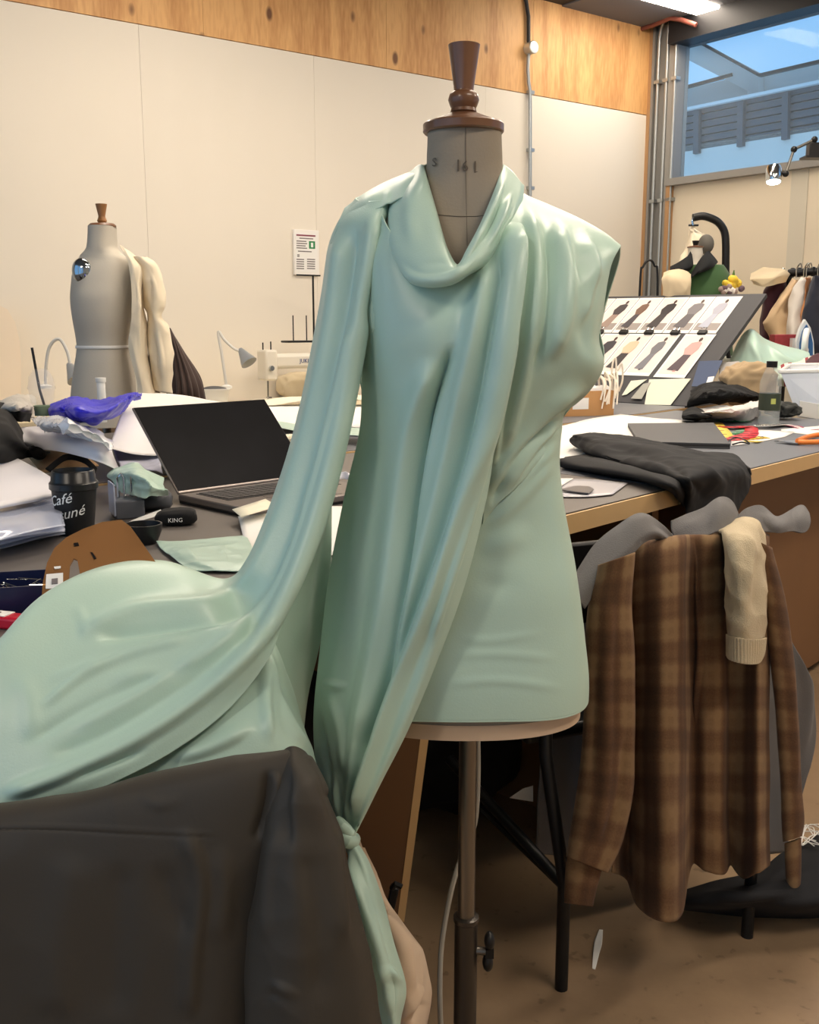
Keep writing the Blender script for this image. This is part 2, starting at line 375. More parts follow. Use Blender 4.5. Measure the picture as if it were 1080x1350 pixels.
for i in range(6):
    a = i / 5
    obar(MB(), (820, 167 + 43 * a), (1280, 73 + 62 * a), .058, .05).build('rail', M_rail, ls, world=True)
for u in (918, 976, 1035, 1100):
    y0 = 167 - (u - 820) * .204; y1 = 210 - (u - 820) * .16
    obar(MB(), (u, y0 - 2), (u - 1, y1 + 8), .07, .10, OD - .05).build('post', M_rail, ls, world=True)
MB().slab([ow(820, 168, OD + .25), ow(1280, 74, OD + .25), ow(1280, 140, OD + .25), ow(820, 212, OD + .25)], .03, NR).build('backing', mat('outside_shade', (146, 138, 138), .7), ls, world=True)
obar(MB(), (820, 161), (1280, 66), .03, .06, OD - .1).build('top_rail', mat('outside_white', (250, 240, 232), .5), ls, world=True)
pg = thing('pergola_frame', 'blue-lit steel roof beams outside above the window', 'beam', ow(960, 110) * np.array([1, 1, 0]))
MB().slab([ow(820, 138, 3.6), ow(985, 98, 3.6), ow(985, 127, 3.6), ow(820, 162, 3.6)], .15, NR).build('beam', M_out, pg, world=True)
MB().slab([ow(1000, 99, 3.6), ow(1300, 30, 3.6), ow(1300, 56, 3.6), ow(1000, 126, 3.6)], .15, NR).build('beam', M_out, pg, world=True)
MB().slab([ow(860, 63, 3.3), ow(925, 58, 3.3), ow(1000, 97, 3.5), ow(1000, 127, 3.5), ow(990, 122, 3.5), ow(890, 70, 3.3)], .12, NR).build('rafter', M_out, pg, world=True)
obar(MB(), (915, 52), (1000, 99), .025, .05, 3.25).build('gutter_edge', M_darkbeam, pg, world=True)
obar(MB(), (1000, 99), (1290, 32), .03, .05, 3.25).build('gutter_edge', M_darkbeam, pg, world=True)
obar(MB(), (820, 137), (965, 98), .03, .05, 3.4).build('gutter_edge', M_darkbeam, pg, world=True)

# ceiling lamps (the one at the top of the frame and those out of view, one an added fill)
def ceiling_lamp(c, rz, label, size=(1.5, .32)):
    t = thing('ceiling_light', label, 'light', c, rz, 'fluorescent ceiling lights')
    MB().box((0, 0, .05), (size[0] + .06, size[1] + .06, .08)).build('housing', M_galv, t, bevel=.01)
    MB().box((0, 0, -.005), (size[0], size[1], .03)).build('diffuser', EM, t, bevel=.006)
    for x in (-.5, .5): MB().cyl((x, 0, .09), (x, 0, CEIL - c[2]), .008, n=8).build('rod', M_galv, t)
EM = bpy.data.materials.new('lamp_diffuser'); EM.use_nodes = True
_b = EM.node_tree.nodes['Principled BSDF']; _b.inputs['Base Color'].default_value = (.8, .8, .8, 1); _b.inputs['Emission Color'].default_value = (*LAMP_COL, 1); _b.inputs['Emission Strength'].default_value = LAMP
wang = math.atan2(-WLd[1], -WLd[0])
lc = Wp(868, -7, K + NR * .62, NR)
ceiling_lamp((lc[0], lc[1], lc[2]), wang, 'fluorescent ceiling light cut by the top edge above the column', (1.2, .2))
for a, b, nm in ((-.6, 4.4, 'far left'), (1.6, 5.2, 'far right'), (.75, 2.5, 'near right'), (2.9, 2.6, 'right side'), (-1.9, -1.2, 'added fill behind the camera'), (1.6, .2, 'right of the camera')):  # the lamp behind the camera is unseen, added as warm fill from the front
    ceiling_lamp((a, b, 3.25), wang, 'fluorescent ceiling light hanging overhead, ' + nm)

# conduit with a round box on the left wall
cw = thing('wall_conduit', 'grey metal conduit with a round box running down the white wall', 'conduit', K + RL @ np.array([tl(697, 200)[0], 0, 0]))
def lw(u, v, d=.025): return Wp(u, v, K + NL * d, NL)
MB().tube([lw(697, 70), lw(696, 90), lw(697, 108), lw(699, 122)] + [lw(699 - .0 * i, 122 + 22 * i) for i in range(1, 22)], .012, 10).build('pipe', M_galv, cw, world=True)
MB().tube([lw(697, 58), lw(697, 40), lw(697, 22), lw(694, 2), lw(688, -14)], .013, 10).build('cable', mat('black_cable', (38, 38, 40), .5), cw, world=True)
c0 = lw(698, 64, .02)
MB().cyl(c0 - NL * .02, c0 + NL * .05, .042, n=20).build('junction_box', mat('steel_box', (210, 214, 214), .25, .6), cw, world=True, bevel=.006)
for v in (122, 198, 248):
    c = lw(699, v, .012); MB().box(c, (.05, .04, .022), RL).build('clip', M_galv, cw, world=True)

# framed notice
nt_ = thing('wall_notice', 'small printed notice with a green symbol in a white frame on the white wall', 'notice', lw(403, 364, .0) )
def lrect(u0, v0, u1, v1, d, t): 
    a = lw((u0 + u1) / 2, (v0 + v1) / 2, d); w = np.linalg.norm(lw(u1, v0, d) - lw(u0, v0, d)); h = abs(lw(u0, v0, d)[2] - lw(u0, v1, d)[2])
    return MB().box(a, (w, t, h), RL)
M_frame = mat('notice_frame', (236, 232, 226), .4); M_paper = mat('white_paper', (236, 234, 230), .7, var=.02)
M_ink = mat('ink_grey', (120, 112, 112), .7); M_green = mat('sign_green', (40, 130, 74), .6); M_maroon = mat('ink_maroon', (130, 60, 76), .7)
lrect(387, 303, 420, 363, .012, .02).build('frame', M_frame, nt_, world=True, bevel=.003)
lrect(390, 307, 418, 359, .0225, .002).build('sheet', M_paper, nt_, world=True)
lrect(391, 309.5, 416, 311.5, .024, .0012).build('heading', M_maroon, nt_, world=True)
lrect(407.5, 318, 415.5, 328, .024, .0012).build('symbol', M_green, nt_, world=True)
lrect(410, 320, 413, 326, .0248, .0012).build('symbol_figure', M_paper, nt_, world=True)
for i, (u0, u1, v) in enumerate([(391, 404, 318), (391, 405, 321), (391, 403, 324), (391, 405, 327), (393, 411, 331.5), (392, 395, 336), (392, 395, 338)] + [(391, 401, 342 + 3 * k) for k in range(5)] + [(405, 415.5, 342 + 3 * k) for k in range(5)] + [(395, 413, 314.5)]):
    lrect(u0, v - .7, u1, v + .7, .024, .001).build('text_line', M_ink, nt_, world=True)

# ================================================================== the long work tables
TZ = .88
M_top = mat('table_laminate', (104, 98, 94), .42, var=.05, vscale=5)
M_top2 = mat('table_laminate_blue', (104, 106, 112), .4, var=.05, vscale=5)
M_edge = mat('birch_edge', (204, 168, 118), .5, var=.06, vscale=20)
M_mdf = mat('brown_mdf', (124, 88, 56), .6, var=.06, vscale=4)
TE0 = Wz(744, 680, TZ); TE1 = Wz(1080, 597, TZ); TD = TE1 - TE0; TD[2] = 0; TD /= np.linalg.norm(TD); TN = np.array([-TD[1], TD[0], 0])
RT = np.array([TD, TN, [0, 0, 1]]).T
s_j = float(np.dot(Wz(898, 643, TZ) - TE0, TD))                     # where the two tables meet
def tp(s, d, z=TZ): return TE0 + TD * s + TN * d + np.array([0, 0, z - TE0[2]])
def sd(p): return float(np.dot(p - TE0, TD)), float(np.dot(p - TE0, TN))
def work_table(s0, s1, d0, d1, label, mt, panels, under=None):
    b = tp((s0 + s1) / 2, (d0 + d1) / 2, 0); t = thing('work_table', label, 'table', b, math.atan2(TD[1], TD[0]))
    L, D = s1 - s0, d1 - d0
    MB().box((0, .006, TZ - .02), (L - .002, D - .012, .04)).build('tabletop', mt, t)
    MB().box((0, -D / 2 + .003, TZ - .0205), (L - .002, .006, .039)).build('edge_band', M_edge, t)
    for p in panels: MB().box((p[0], p[1], p[2]), p[3]).build('leg_panel', M_mdf, t)
    return t
SL = -1.35
L1 = s_j - SL
work_table(SL, s_j, 0, 1.0, 'dark topped work table carrying the laptop and papers', M_top,
           [(L1 / 2 - .03, 0, .42, (.03, .92, .84)), (-L1 / 2 + .1, 0, .42, (.03, .92, .84)), (0, .40, .62, (L1 - .3, .02, .42))])
work_table(s_j + .004, s_j + 1.9, 0, 1.0, 'dark topped work table with brown panel end, under the folder', M_top2,
           [(-.80, 0, .42, (.03, .92, .84)), (.92, 0, .42, (.03, .92, .84)), (0.06, -.30, .44, (1.75, .02, .80))])
work_table(SL - .3, s_j - .2, 1.03, 2.0, 'second row work table buried in papers behind the laptop', M_top, [(-.9, 0, .42, (.03, .9, .84)), (.7, 0, .42, (.03, .9, .84))])
work_table(s_j - .19, s_j + 2.6, 1.03, 2.0, 'second row work table carrying the tilted picture board', M_top2, [(-1.1, 0, .42, (.03, .9, .84)), (1.1, 0, .42, (.03, .9, .84))])
# ================================================================== the dress form in the middle
Y0 = 1.35
M_linen = mat('form_linen', (150, 138, 122), .85, var=.08, vscale=9, bump=.12, bscale=260)
M_walnut = mat('dark_walnut', (112, 74, 48), .38, var=.25, vscale=14, coat=.3)
M_steel = mat('stand_steel', (122, 116, 108), .3, .9)
M_blackmetal = mat('black_metal', (26, 26, 27), .4, .3)
# rows of the torso: v on its axis, half width px, front depth, back depth
FORM = [(172, 48.5, .042, .042), (200, 49.5, .044, .045), (232, 52, .046, .05), (258, 66, .052, .06), (274, 92, .056, .066), (288, 122, .060, .072), (304, 148, .068, .078),
        (330, 158, .080, .086), (372, 152, .098, .088), (420, 146, .114, .088), (470, 138, .108, .084), (540, 124, .090, .080), (600, 118, .084, .080), (660, 123, .088, .086),
        (740, 138, .098, .10), (820, 149, .104, .108), (880, 153, .106, .110), (937, 150, .104, .108)]
def torso(off, v0=None, v1=None, nr=120, nth=96, cu=612.5, rws=FORM, y0=Y0, pw=2.25):
    R = np.array(rws, float); D = cr(R, 600)
    D = D[np.argsort(D[:, 0])]
    va = R[0, 0] if v0 is None else v0; vb = R[-1, 0] if v1 is None else v1
    vs = np.linspace(va, vb, nr); out = np.zeros((nr, nth, 3)); th = np.linspace(0, 2 * math.pi, nth, endpoint=False)
    for i, v in enumerate(vs):
        hw, fd, bd = (np.interp(v, D[:, 0], D[:, k]) for k in (1, 2, 3))
        c = W(cu, v, y0); rx = W(cu + hw, v, y0)[0] - c[0] + off
        cs, sn = np.cos(th), np.sin(th); ax = np.sign(cs) * np.abs(cs) ** (2 / pw); ay = np.sign(sn) * np.abs(sn) ** (2 / pw)
        dy = np.where(ay < 0, fd + off, bd + off)
        out[i] = np.stack([c[0] + rx * ax, y0 + dy * ay, np.full(nth, c[2])], -1)
    return out
ax = W(617, 1000, Y0)[0]
form = thing('dress_form', 'linen dress form with dark wooden neck finial wearing the mint garment', 'dress form', (ax, Y0, 0))
G = torso(0)
bodyo = grid_mesh('torso', G, M_linen, form, thick=0, closed=True)
btm = G[-1]; MB().add(list(btm) + [btm.mean(0)], [(i, (i + 1) % len(btm), len(btm)) for i in range(len(btm))]).build('bottom_board', mat('form_bottom', (60, 48, 38), .8), form, world=True)
cb = torso(.0012, 918, 937, 6, 96); grid_mesh('bottom_band', cb, mat('form_tape', (202, 176, 150), .8), form, thick=0, closed=True)
ct = W(611, 172, Y0)
MB().lathe([(.0001, -.004), (.049, -.004), (.0508, -.002), (.0508, .0065), (.049, .0085), (.034, .0135), (.0195, .0195), (.0005, .020)], 48, ct).build('neck_cap', M_walnut, form, world=True, smooth=22)
MB().lathe([(.014, .02), (.0165, .022), (.0155, .026), (.0175, .030), (.0195, .036), (.0175, .043), (.0125, .0465), (.0122, .048), (.0195, .0985), (.0198, .1005), (.0005, .1007)], 28, ct).build('finial', M_walnut, form, world=True)
MB().tube([W(611.5, v, Y0 - .0 ) + np.array([0, -d, 0]) for v, d in ((176, .0425), (200, .0445), (232, .0468), (252, .0525), (262, .0552), (275, .0595), (300, .070), (330, .0805))], .0004, 6).build('centre_seam', mat('seam', (104, 94, 82), .8), form, world=True)
nb = []
for q in np.linspace(-2.6, -.5, 22):
    v = 262 + 30 * math.exp(-((q + 1.57) / .75) ** 2); t = torso(.0006, v, v + .01, 2, 96)[0]; k = int((q % 6.283) / 6.283 * 96); nb.append(t[k])
MB().tube(nb, .0005, 6).build('neck_seam', MATS['seam'], form, world=True)
M_stamp = mat('stamp_ink', (98, 88, 78), .9)
def stamp(txt, u, v, size):
    V, Fc = text_mesh(txt, size, .0003); c = W(u, v, Y0 - .045)
    P = np.stack([V[:, 0] + c[0], np.zeros(len(V)), V[:, 1] + c[2]], -1)
    cx = W(611, 200, Y0)[0]; r = .0515
    P[:, 1] = Y0 - .0455 * np.sqrt(np.clip(1 - ((P[:, 0] - cx) / r) ** 2, .02, 1)) - .0015 - V[:, 2]
    emit_mesh('stamped_letter', P, Fc, M_stamp, form, world=True, smooth=0)
for a in (('S', 573, 217, .014), ('1', 604, 226, .020), ('6', 613, 226, .018), ('L', 629, 228, .020)): stamp(*a)
zb_ = btm[:, 2].mean()
MB().cyl((0, 0, .30), (0, 0, zb_ - .0), .0125, n=20).build('pole', M_steel, form)
zc = W(617, 1208, Y0)[2]
MB().lathe([(.013, zc + .002), (.0185, zc), (.0185, zc - .006), (.0168, zc - .008), (.0168, .10), (.013, .10)], 24).build('stand_tube', mat('stand_tube', (78, 74, 70), .35, .8), form)
kz = W(632, 1252, Y0)[2]
kn = MB().cyl((0, 0, kz), (.03, -.004, kz), .006, n=12).build('clamp_screw', M_steel, form)
MB().box((.034, -.004, kz), (.012, .016, .014)).ell((.034, -.004, kz + .017), (.008, .012, .014)).ell((.032, -.004, kz - .017), (.008, .012, .014)).build('wing_knob', M_blackmetal, kn)
for k in range(3):
    q = 2 * math.pi * k / 3 + .4
    MB().tube([(.01 * math.cos(q), .01 * math.sin(q), .20), (.14 * math.cos(q), .14 * math.sin(q), .16), (.26 * math.cos(q), .26 * math.sin(q), .02)], [.012, .011, .010], 12).build('foot', M_blackmetal, form)

# ================================================================== the mint draped garment
def fabric(name, col, rough=.36, sheen=.05, weave=.06, var=.02):
    m = mat(name, col, rough, var=var, vscale=3, bump=weave, bscale=420, sheen=sheen); return m
M_mint = fabric('mint_satin', (180, 207, 193))
garment = thing('draped_dress', 'mint green satin dress draped on the form with a long sleeve trailing to the left', 'dress', (ax, Y0 - .02, .55))
# --- fitted bodice and skirt
B = torso(.005, 372, 912, 240, 200)
px = proj(B); nB = gnorm(B); nB[(nB * (B - np.array([ax, Y0, 0]))).sum(-1) < 0] *= -1
front = sstep((Y0 - B[..., 1]) / .05)
d = np.zeros(B.shape[:2])
for f in [([(640, 700), (690, 650), (735, 600)], 9, .006, .7), ([(645, 680), (700, 620), (740, 580)], 7, .006, .7), ([(632, 735), (680, 705), (700, 690)], 16, .006, 1),
          ([(620, 760), (655, 772), (690, 760)], 14, -.003, 1), ([(600, 835), (640, 845), (720, 832)], 6, .0012, 1), ([(590, 870), (640, 862), (740, 868)], 6, .0012, 1), ([(585, 905), (650, 898), (745, 905)], 6, .0015, 1)]:
    d += fold(px, *f)
d = d * front + .0012 * wob(B, 40, 5) * front
fl_ = np.linspace(0, 1, B.shape[0])[:, None]; d += .004 * sstep((fl_ - .86) / .14)
B += nB * d[..., None]
px = proj(B)
B[-1, :, 2] += .0; hem = .004 * np.sin(np.linspace(0, 2 * math.pi, B.shape[1], endpoint=False) * 3)
B[..., 2] += sstep((fl_ - .8) / .2) * hem
grid_mesh('bodice', B, M_mint, garment, .0018, closed=True)
rim = [tuple(p) for p in B[-1]] + [tuple(B[-1][0])]
MB().tube(rim, .0022, 6, caps=False).build('hem', M_mint, garment, world=True)

# --- right shoulder drape falling to a gather at the waist
C = rows([
 [(676, 262, 1.41), (698, 274, 1.42), (728, 286, 1.425), (762, 300, 1.42), (792, 316, 1.40), (812, 330, 1.385)],
 [(668, 240, 1.345), (692, 258, 1.35), (725, 273, 1.355), (762, 290, 1.355), (795, 308, 1.345), (818, 325, 1.335)],
 [(668, 285, 1.275), (698, 296, 1.275), (732, 310, 1.275), (765, 326, 1.28), (792, 345, 1.29), (806, 350, 1.31)],
 [(664, 340, 1.235), (700, 355, 1.228), (735, 368, 1.230), (765, 380, 1.243), (786, 394, 1.262), (797, 402, 1.290)],
 [(660, 400, 1.215), (695, 412, 1.208), (730, 420, 1.212), (760, 430, 1.228), (782, 440, 1.255), (790, 445, 1.295)],
 [(656, 455, 1.215), (690, 462, 1.210), (725, 468, 1.218), (757, 474, 1.235), (783, 482, 1.262), (794, 482, 1.300)],
 [(652, 520, 1.225), (682, 520, 1.225), (712, 520, 1.235), (740, 520, 1.255), (764, 518, 1.285), (776, 514, 1.315)],
 [(645, 590, 1.243), (666, 580, 1.243), (690, 568, 1.25), (712, 558, 1.268), (732, 550, 1.295), (745, 545, 1.322)],
 [(640, 650, 1.252), (654, 636, 1.25), (672, 618, 1.252), (692, 600, 1.265), (714, 583, 1.29), (734, 570, 1.325)],
 [(636, 690, 1.256), (648, 672, 1.256), (664, 650, 1.258), (684, 628, 1.268), (706, 606, 1.288), (730, 586, 1.32)]])
FB = [([(690, 268), (705, 320), (706, 400), (690, 500), (660, 600)], 9, .010, .8), ([(728, 285), (745, 350), (742, 420), (722, 480)], 13, .011, .8), ([(742, 312), (757, 345), (760, 385)], 7, -.004, 1),
      ([(760, 300), (782, 345), (778, 380), (764, 440)], 12, .009, .6), ([(716, 290), (724, 350), (720, 430), (700, 500)], 8, -.008, 1),
      ([(790, 355), (772, 400), (774, 450), (792, 480)], 12, -.006, 1),
      ([(775, 505), (735, 530), (690, 578), (645, 655)], 11, .010, .6), ([(760, 530), (715, 560), (675, 605), (645, 668)], 5, -.008, 1), ([(745, 548), (700, 588), (655, 655)], 8, .009, .6), ([(735, 570), (690, 620), (645, 682)], 6, .006, .6),
      ([(675, 300), (672, 400), (662, 520), (650, 620)], 6, .008, .7)]
cloth('shoulder_drape', C, 240, 150, M_mint, garment, FB, .0012, 30, 4)
# back half of the cap sleeve, seen from inside
C = rows([[(818, 325, 1.335), (806, 318, 1.36), (780, 302, 1.40), (740, 285, 1.43)],
          [(816, 345, 1.345), (808, 350, 1.38), (790, 350, 1.43), (750, 350, 1.45)],
          [(803, 388, 1.35), (800, 395, 1.40), (785, 400, 1.44), (750, 405, 1.45)],
          [(791, 430, 1.34), (790, 440, 1.39), (775, 450, 1.43), (745, 460, 1.44)],
          [(794, 482, 1.31), (780, 495, 1.37), (765, 505, 1.41), (740, 515, 1.425)],
          [(740, 552, 1.325), (738, 556, 1.36), (732, 560, 1.40), (720, 565, 1.41)]])
cloth('sleeve_back', C, 60, 40, M_mint, garment, [], .001, 25, 6)

# --- long front panel gathered into a knot
C = rows([
 [(498, 268, 1.325), (512, 300, 1.268), (548, 350, 1.245), (600, 364, 1.232), (642, 335, 1.235), (668, 292, 1.268), (684, 254, 1.345)],
 [(482, 330, 1.288), (512, 362, 1.245), (560, 388, 1.225), (605, 392, 1.218), (645, 375, 1.210), (670, 345, 1.212), (692, 318, 1.245)],
 [(479, 430, 1.296), (512, 435, 1.240), (558, 438, 1.212), (604, 438, 1.206), (640, 432, 1.195), (662, 425, 1.190), (682, 415, 1.205)],
 [(477, 500, 1.305), (512, 505, 1.255), (556, 508, 1.222), (600, 508, 1.210), (632, 505, 1.195), (652, 500, 1.190), (670, 495, 1.202)],
 [(475, 570, 1.32), (510, 575, 1.268), (552, 578, 1.235), (592, 578, 1.220), (620, 575, 1.205), (640, 570, 1.198), (656, 565, 1.21)],
 [(455, 660, 1.325), (496, 665, 1.272), (540, 668, 1.238), (576, 668, 1.222), (604, 665, 1.206), (624, 660, 1.200), (641, 655, 1.215)],
 [(432, 770, 1.315), (474, 778, 1.262), (518, 782, 1.228), (552, 782, 1.214), (578, 780, 1.200), (596, 776, 1.196), (611, 770, 1.21)],
 [(421, 870, 1.305), (456, 880, 1.262), (494, 885, 1.235), (524, 885, 1.222), (546, 882, 1.208), (562, 876, 1.202), (575, 870, 1.212)],
 [(415, 960, 1.285), (444, 968, 1.25), (474, 975, 1.23), (496, 976, 1.216), (514, 972, 1.204), (526, 966, 1.198), (538, 958, 1.206)],
 [(422, 1035, 1.262), (440, 1042, 1.24), (460, 1048, 1.222), (474, 1048, 1.21), (486, 1044, 1.20), (494, 1038, 1.195), (503, 1028, 1.200)],
 [(440, 1082, 1.235), (449, 1086, 1.222), (458, 1090, 1.212), (465, 1090, 1.206), (470, 1088, 1.2), (474, 1084, 1.197), (479, 1078, 1.199)],
 [(450, 1106, 1.222), (453, 1109, 1.216), (456, 1111, 1.21), (459, 1111, 1.205), (462, 1110, 1.2), (464, 1108, 1.2), (466, 1105, 1.2)]])
FC = [([(686, 290), (668, 430), (648, 540), (618, 650), (580, 770), (520, 930), (465, 1085)], 13, .020, .45),      # bright front roll
      ([(662, 330), (640, 470), (618, 580), (592, 680), (545, 820), (495, 960), (458, 1080)], 8, -.010, 1),
      ([(650, 340), (618, 480), (592, 600), (562, 720), (520, 860), (480, 980)], 14, .012, .8),
      ([(600, 450), (568, 545), (550, 640), (535, 770), (510, 900), (478, 1010)], 8, -.018, .7),
      ([(575, 470), (545, 560), (528, 660), (508, 790), (482, 920), (460, 1040)], 15, .011, .6),
      ([(503, 560), (495, 680), (478, 800), (462, 930), (450, 1050)], 12, -.004, 1),
      ([(487, 600), (470, 720), (450, 850), (438, 960), (442, 1060)], 12, .004, 1),
      ([(677, 420), (660, 520), (636, 620), (606, 730), (568, 850)], 5, .007, .5),
      ([(425, 905), (440, 900), (460, 906)], 6, .007, .6, 12), ([(436, 905), (450, 960), (455, 1030)], 6, .005, .8), ([(424, 930), (432, 990), (445, 1060)], 5, -.005, 1),
      ([(470, 1000), (462, 1050), (457, 1095)], 5, .008, .7), ([(440, 1010), (446, 1060), (453, 1100)], 4, .006, .7)]
cloth('front_panel', C, 420, 170, M_mint, garment, FC, .0012, 26, 8)
# knot
kc = W(458, 1100, 1.205)
MB().tube([kc + np.array(p) for p in ((-.016, .012, .010), (-.010, -.008, .006), (.002, -.016, -.002), (.010, -.006, -.008), (.010, .008, -.004))], [.006, .010, .011, .010, .006], 12).build('knot', M_mint, garment, world=True, subsurf=1)
MB().tube([kc + np.array(p) for p in ((-.014, .004, .022), (-.006, -.010, .018), (.006, -.012, .006), (.008, -.002, -.006))], [.005, .008, .008, .005], 12).build('knot', M_mint, garment, world=True, subsurf=1)
# tail below the knot
C = rows([[(450, 1104, 1.212), (455, 1106, 1.203), (460, 1106, 1.20), (466, 1104, 1.205)],
          [(462, 1140, 1.20), (470, 1140, 1.185), (478, 1138, 1.18), (486, 1136, 1.19)],
          [(466, 1190, 1.18), (478, 1190, 1.16), (492, 1188, 1.155), (504, 1186, 1.175)],
          [(476, 1240, 1.165), (490, 1242, 1.14), (506, 1242, 1.135), (518, 1240, 1.16)],
          [(488, 1290, 1.15), (506, 1296, 1.13), (522, 1300, 1.125), (536, 1302, 1.15)],
          [(500, 1345, 1.14), (512, 1350, 1.12), (522, 1352, 1.12), (528, 1352, 1.145)],
          [(506, 1420, 1.14), (514, 1425, 1.13), (520, 1425, 1.13), (524, 1425, 1.15)]])
cloth('tail', C, 160, 60, M_mint, garment, [([(458, 1110), (482, 1180), (512, 1290), (516, 1350)], 7, .012, .4), ([(456, 1110), (470, 1200), (490, 1290)], 5, -.008, 1), ([(500, 1262), (520, 1285), (536, 1302)], 7, .012, .5)], .0015, 30, 3)

# --- cowl collar
inner = [(557, 218, 1.345), (562, 240, 1.30), (569, 268, 1.274), (577, 300, 1.245), (586, 330, 1.216), (601, 354, 1.196), (617, 332, 1.210), (631, 305, 1.236), (645, 272, 1.266), (656, 243, 1.30), (664, 218, 1.345)]
mid1 = [(551, 219, 1.35), (549, 245, 1.292), (552, 275, 1.262), (556, 312, 1.233), (572, 340, 1.205), (602, 356, 1.190), (620, 338, 1.202), (638, 310, 1.228), (654, 277, 1.258), (664, 248, 1.294), (670, 222, 1.345)]
mid2 = [(536, 232, 1.35), (531, 262, 1.292), (531, 295, 1.258), (538, 332, 1.226), (562, 362, 1.196), (600, 362, 1.186), (625, 344, 1.198), (645, 315, 1.226), (662, 284, 1.256), (672, 255, 1.296), (677, 229, 1.348)]
outer = [(520, 243, 1.36), (515, 272, 1.305), (514, 305, 1.268), (522, 341, 1.238), (552, 373, 1.208), (592, 372, 1.196), (630, 350, 1.204), (653, 322, 1.230), (672, 291, 1.260), (682, 262, 1.302), (686, 241, 1.352)]
under = [(514, 250, 1.372), (512, 282, 1.325), (516, 315, 1.288), (529, 345, 1.255), (556, 367, 1.232), (596, 366, 1.226), (636, 352, 1.230), (658, 326, 1.25), (676, 294, 1.278), (688, 266, 1.318), (690, 245, 1.362)]
lip = [(559, 220, 1.355), (566, 246, 1.312), (574, 275, 1.290), (582, 305, 1.268), (590, 330, 1.240), (603, 350, 1.216), (616, 332, 1.232), (630, 306, 1.256), (645, 275, 1.283), (656, 247, 1.312), (663, 221, 1.355)]
FD = [([(666, 232), (653, 272), (633, 314), (612, 346)], 4, .007, .5), ([(664, 250), (652, 285), (630, 325)], 4, -.007, 1), ([(676, 250), (660, 292), (640, 330)], 4, .008, .6), ([(681, 262), (668, 298), (650, 330)], 3.5, -.005, 1), ([(522, 345), (550, 366), (590, 366), (625, 348)], 7, .006, .6), ([(550, 352), (580, 347), (600, 350)], 5, -.003, 1),
      ([(545, 235), (540, 290), (552, 335)], 10, .003, 1)]
cloth('cowl_collar', rows([lip, inner, mid1, mid2, outer, under]), 110, 220, M_mint, garment, FD, .0008, 40, 2, thick=.0014)
# collar at the back of the neck
C = rows([inner[:1] + [(575, 212, 1.385), (611, 208, 1.405), (648, 212, 1.385)] + inner[-1:], outer[:1] + [(560, 240, 1.41), (611, 238, 1.43), (660, 240, 1.41)] + outer[-1:]])
cloth('collar_back', C, 20, 60, M_mint, garment, [])

# --- left shoulder and the trailing sleeve
C = rows([
 [(556, 222, 1.355), (530, 232, 1.36), (505, 243, 1.365), (478, 258, 1.365), (455, 275, 1.36)],
 [(557, 228, 1.325), (532, 240, 1.325), (512, 252, 1.33), (482, 264, 1.33), (446, 296, 1.335)],
 [(545, 262, 1.285), (530, 262, 1.292), (514, 270, 1.298), (484, 284, 1.302), (437, 322, 1.325)]])
cloth('shoulder', C, 50, 80, M_mint, garment, [([(514, 250), (511, 275), (508, 300)], 5, .0018, .6, 10)], .0006, 40, 5)
C = rows([
 [(478, 258, 1.372), (470, 262, 1.362), (478, 266, 1.335), (492, 266, 1.315), (508, 264, 1.312), (516, 262, 1.325)],
 [(452, 292, 1.372), (446, 296, 1.345), (460, 296, 1.312), (480, 292, 1.295), (500, 286, 1.292), (512, 282, 1.315)],
 [(440, 330, 1.372), (436, 330, 1.340), (452, 330, 1.305), (474, 328, 1.285), (494, 324, 1.282), (506, 318, 1.312)],
 [(430, 390, 1.37), (426, 390, 1.335), (444, 392, 1.298), (466, 392, 1.276), (486, 388, 1.275), (497, 382, 1.31)],
 [(416, 460, 1.365), (412, 460, 1.328), (430, 464, 1.288), (452, 464, 1.264), (470, 460, 1.264), (480, 452, 1.305)],
 [(402, 530, 1.355), (398, 530, 1.315), (416, 536, 1.275), (436, 538, 1.25), (456, 534, 1.25), (466, 524, 1.295)],
 [(384, 602, 1.34), (380, 602, 1.30), (398, 610, 1.26), (418, 614, 1.235), (438, 610, 1.235), (449, 600, 1.282)],
 [(362, 672, 1.32), (356, 672, 1.28), (374, 684, 1.242), (396, 692, 1.215), (416, 690, 1.215), (428, 678, 1.262)],
 [(336, 736, 1.29), (328, 738, 1.25), (348, 754, 1.215), (370, 766, 1.188), (390, 766, 1.188), (404, 752, 1.232)],
 [(302, 795, 1.36), (294, 764, 1.275), (312, 790, 1.215), (336, 814, 1.17), (360, 826, 1.155), (376, 815, 1.195)],
 [(222, 782, 1.38), (214, 740, 1.285), (240, 776, 1.205), (282, 822, 1.145), (325, 862, 1.115), (352, 872, 1.135)],
 [(140, 795, 1.31), (136, 748, 1.235), (165, 802, 1.155), (206, 862, 1.105), (262, 920, 1.078), (298, 938, 1.088)],
 [(65, 835, 1.23), (58, 787, 1.165), (85, 852, 1.10), (126, 917, 1.058), (180, 975, 1.036), (222, 994, 1.044)],
 [(-5, 895, 1.16), (-4, 850, 1.095), (14, 907, 1.05), (46, 970, 1.02), (92, 1024, 1.0), (130, 1040, 1.008)],
 [(-70, 950, 1.10), (-70, 915, 1.06), (-60, 972, 1.02), (-38, 1022, .998), (0, 1062, .984), (34, 1078, .99)],
 [(-140, 1020, 1.06), (-140, 988, 1.03), (-135, 1042, 1.0), (-125, 1082, .98), (-100, 1116, .97), (-80, 1130, .975)]])
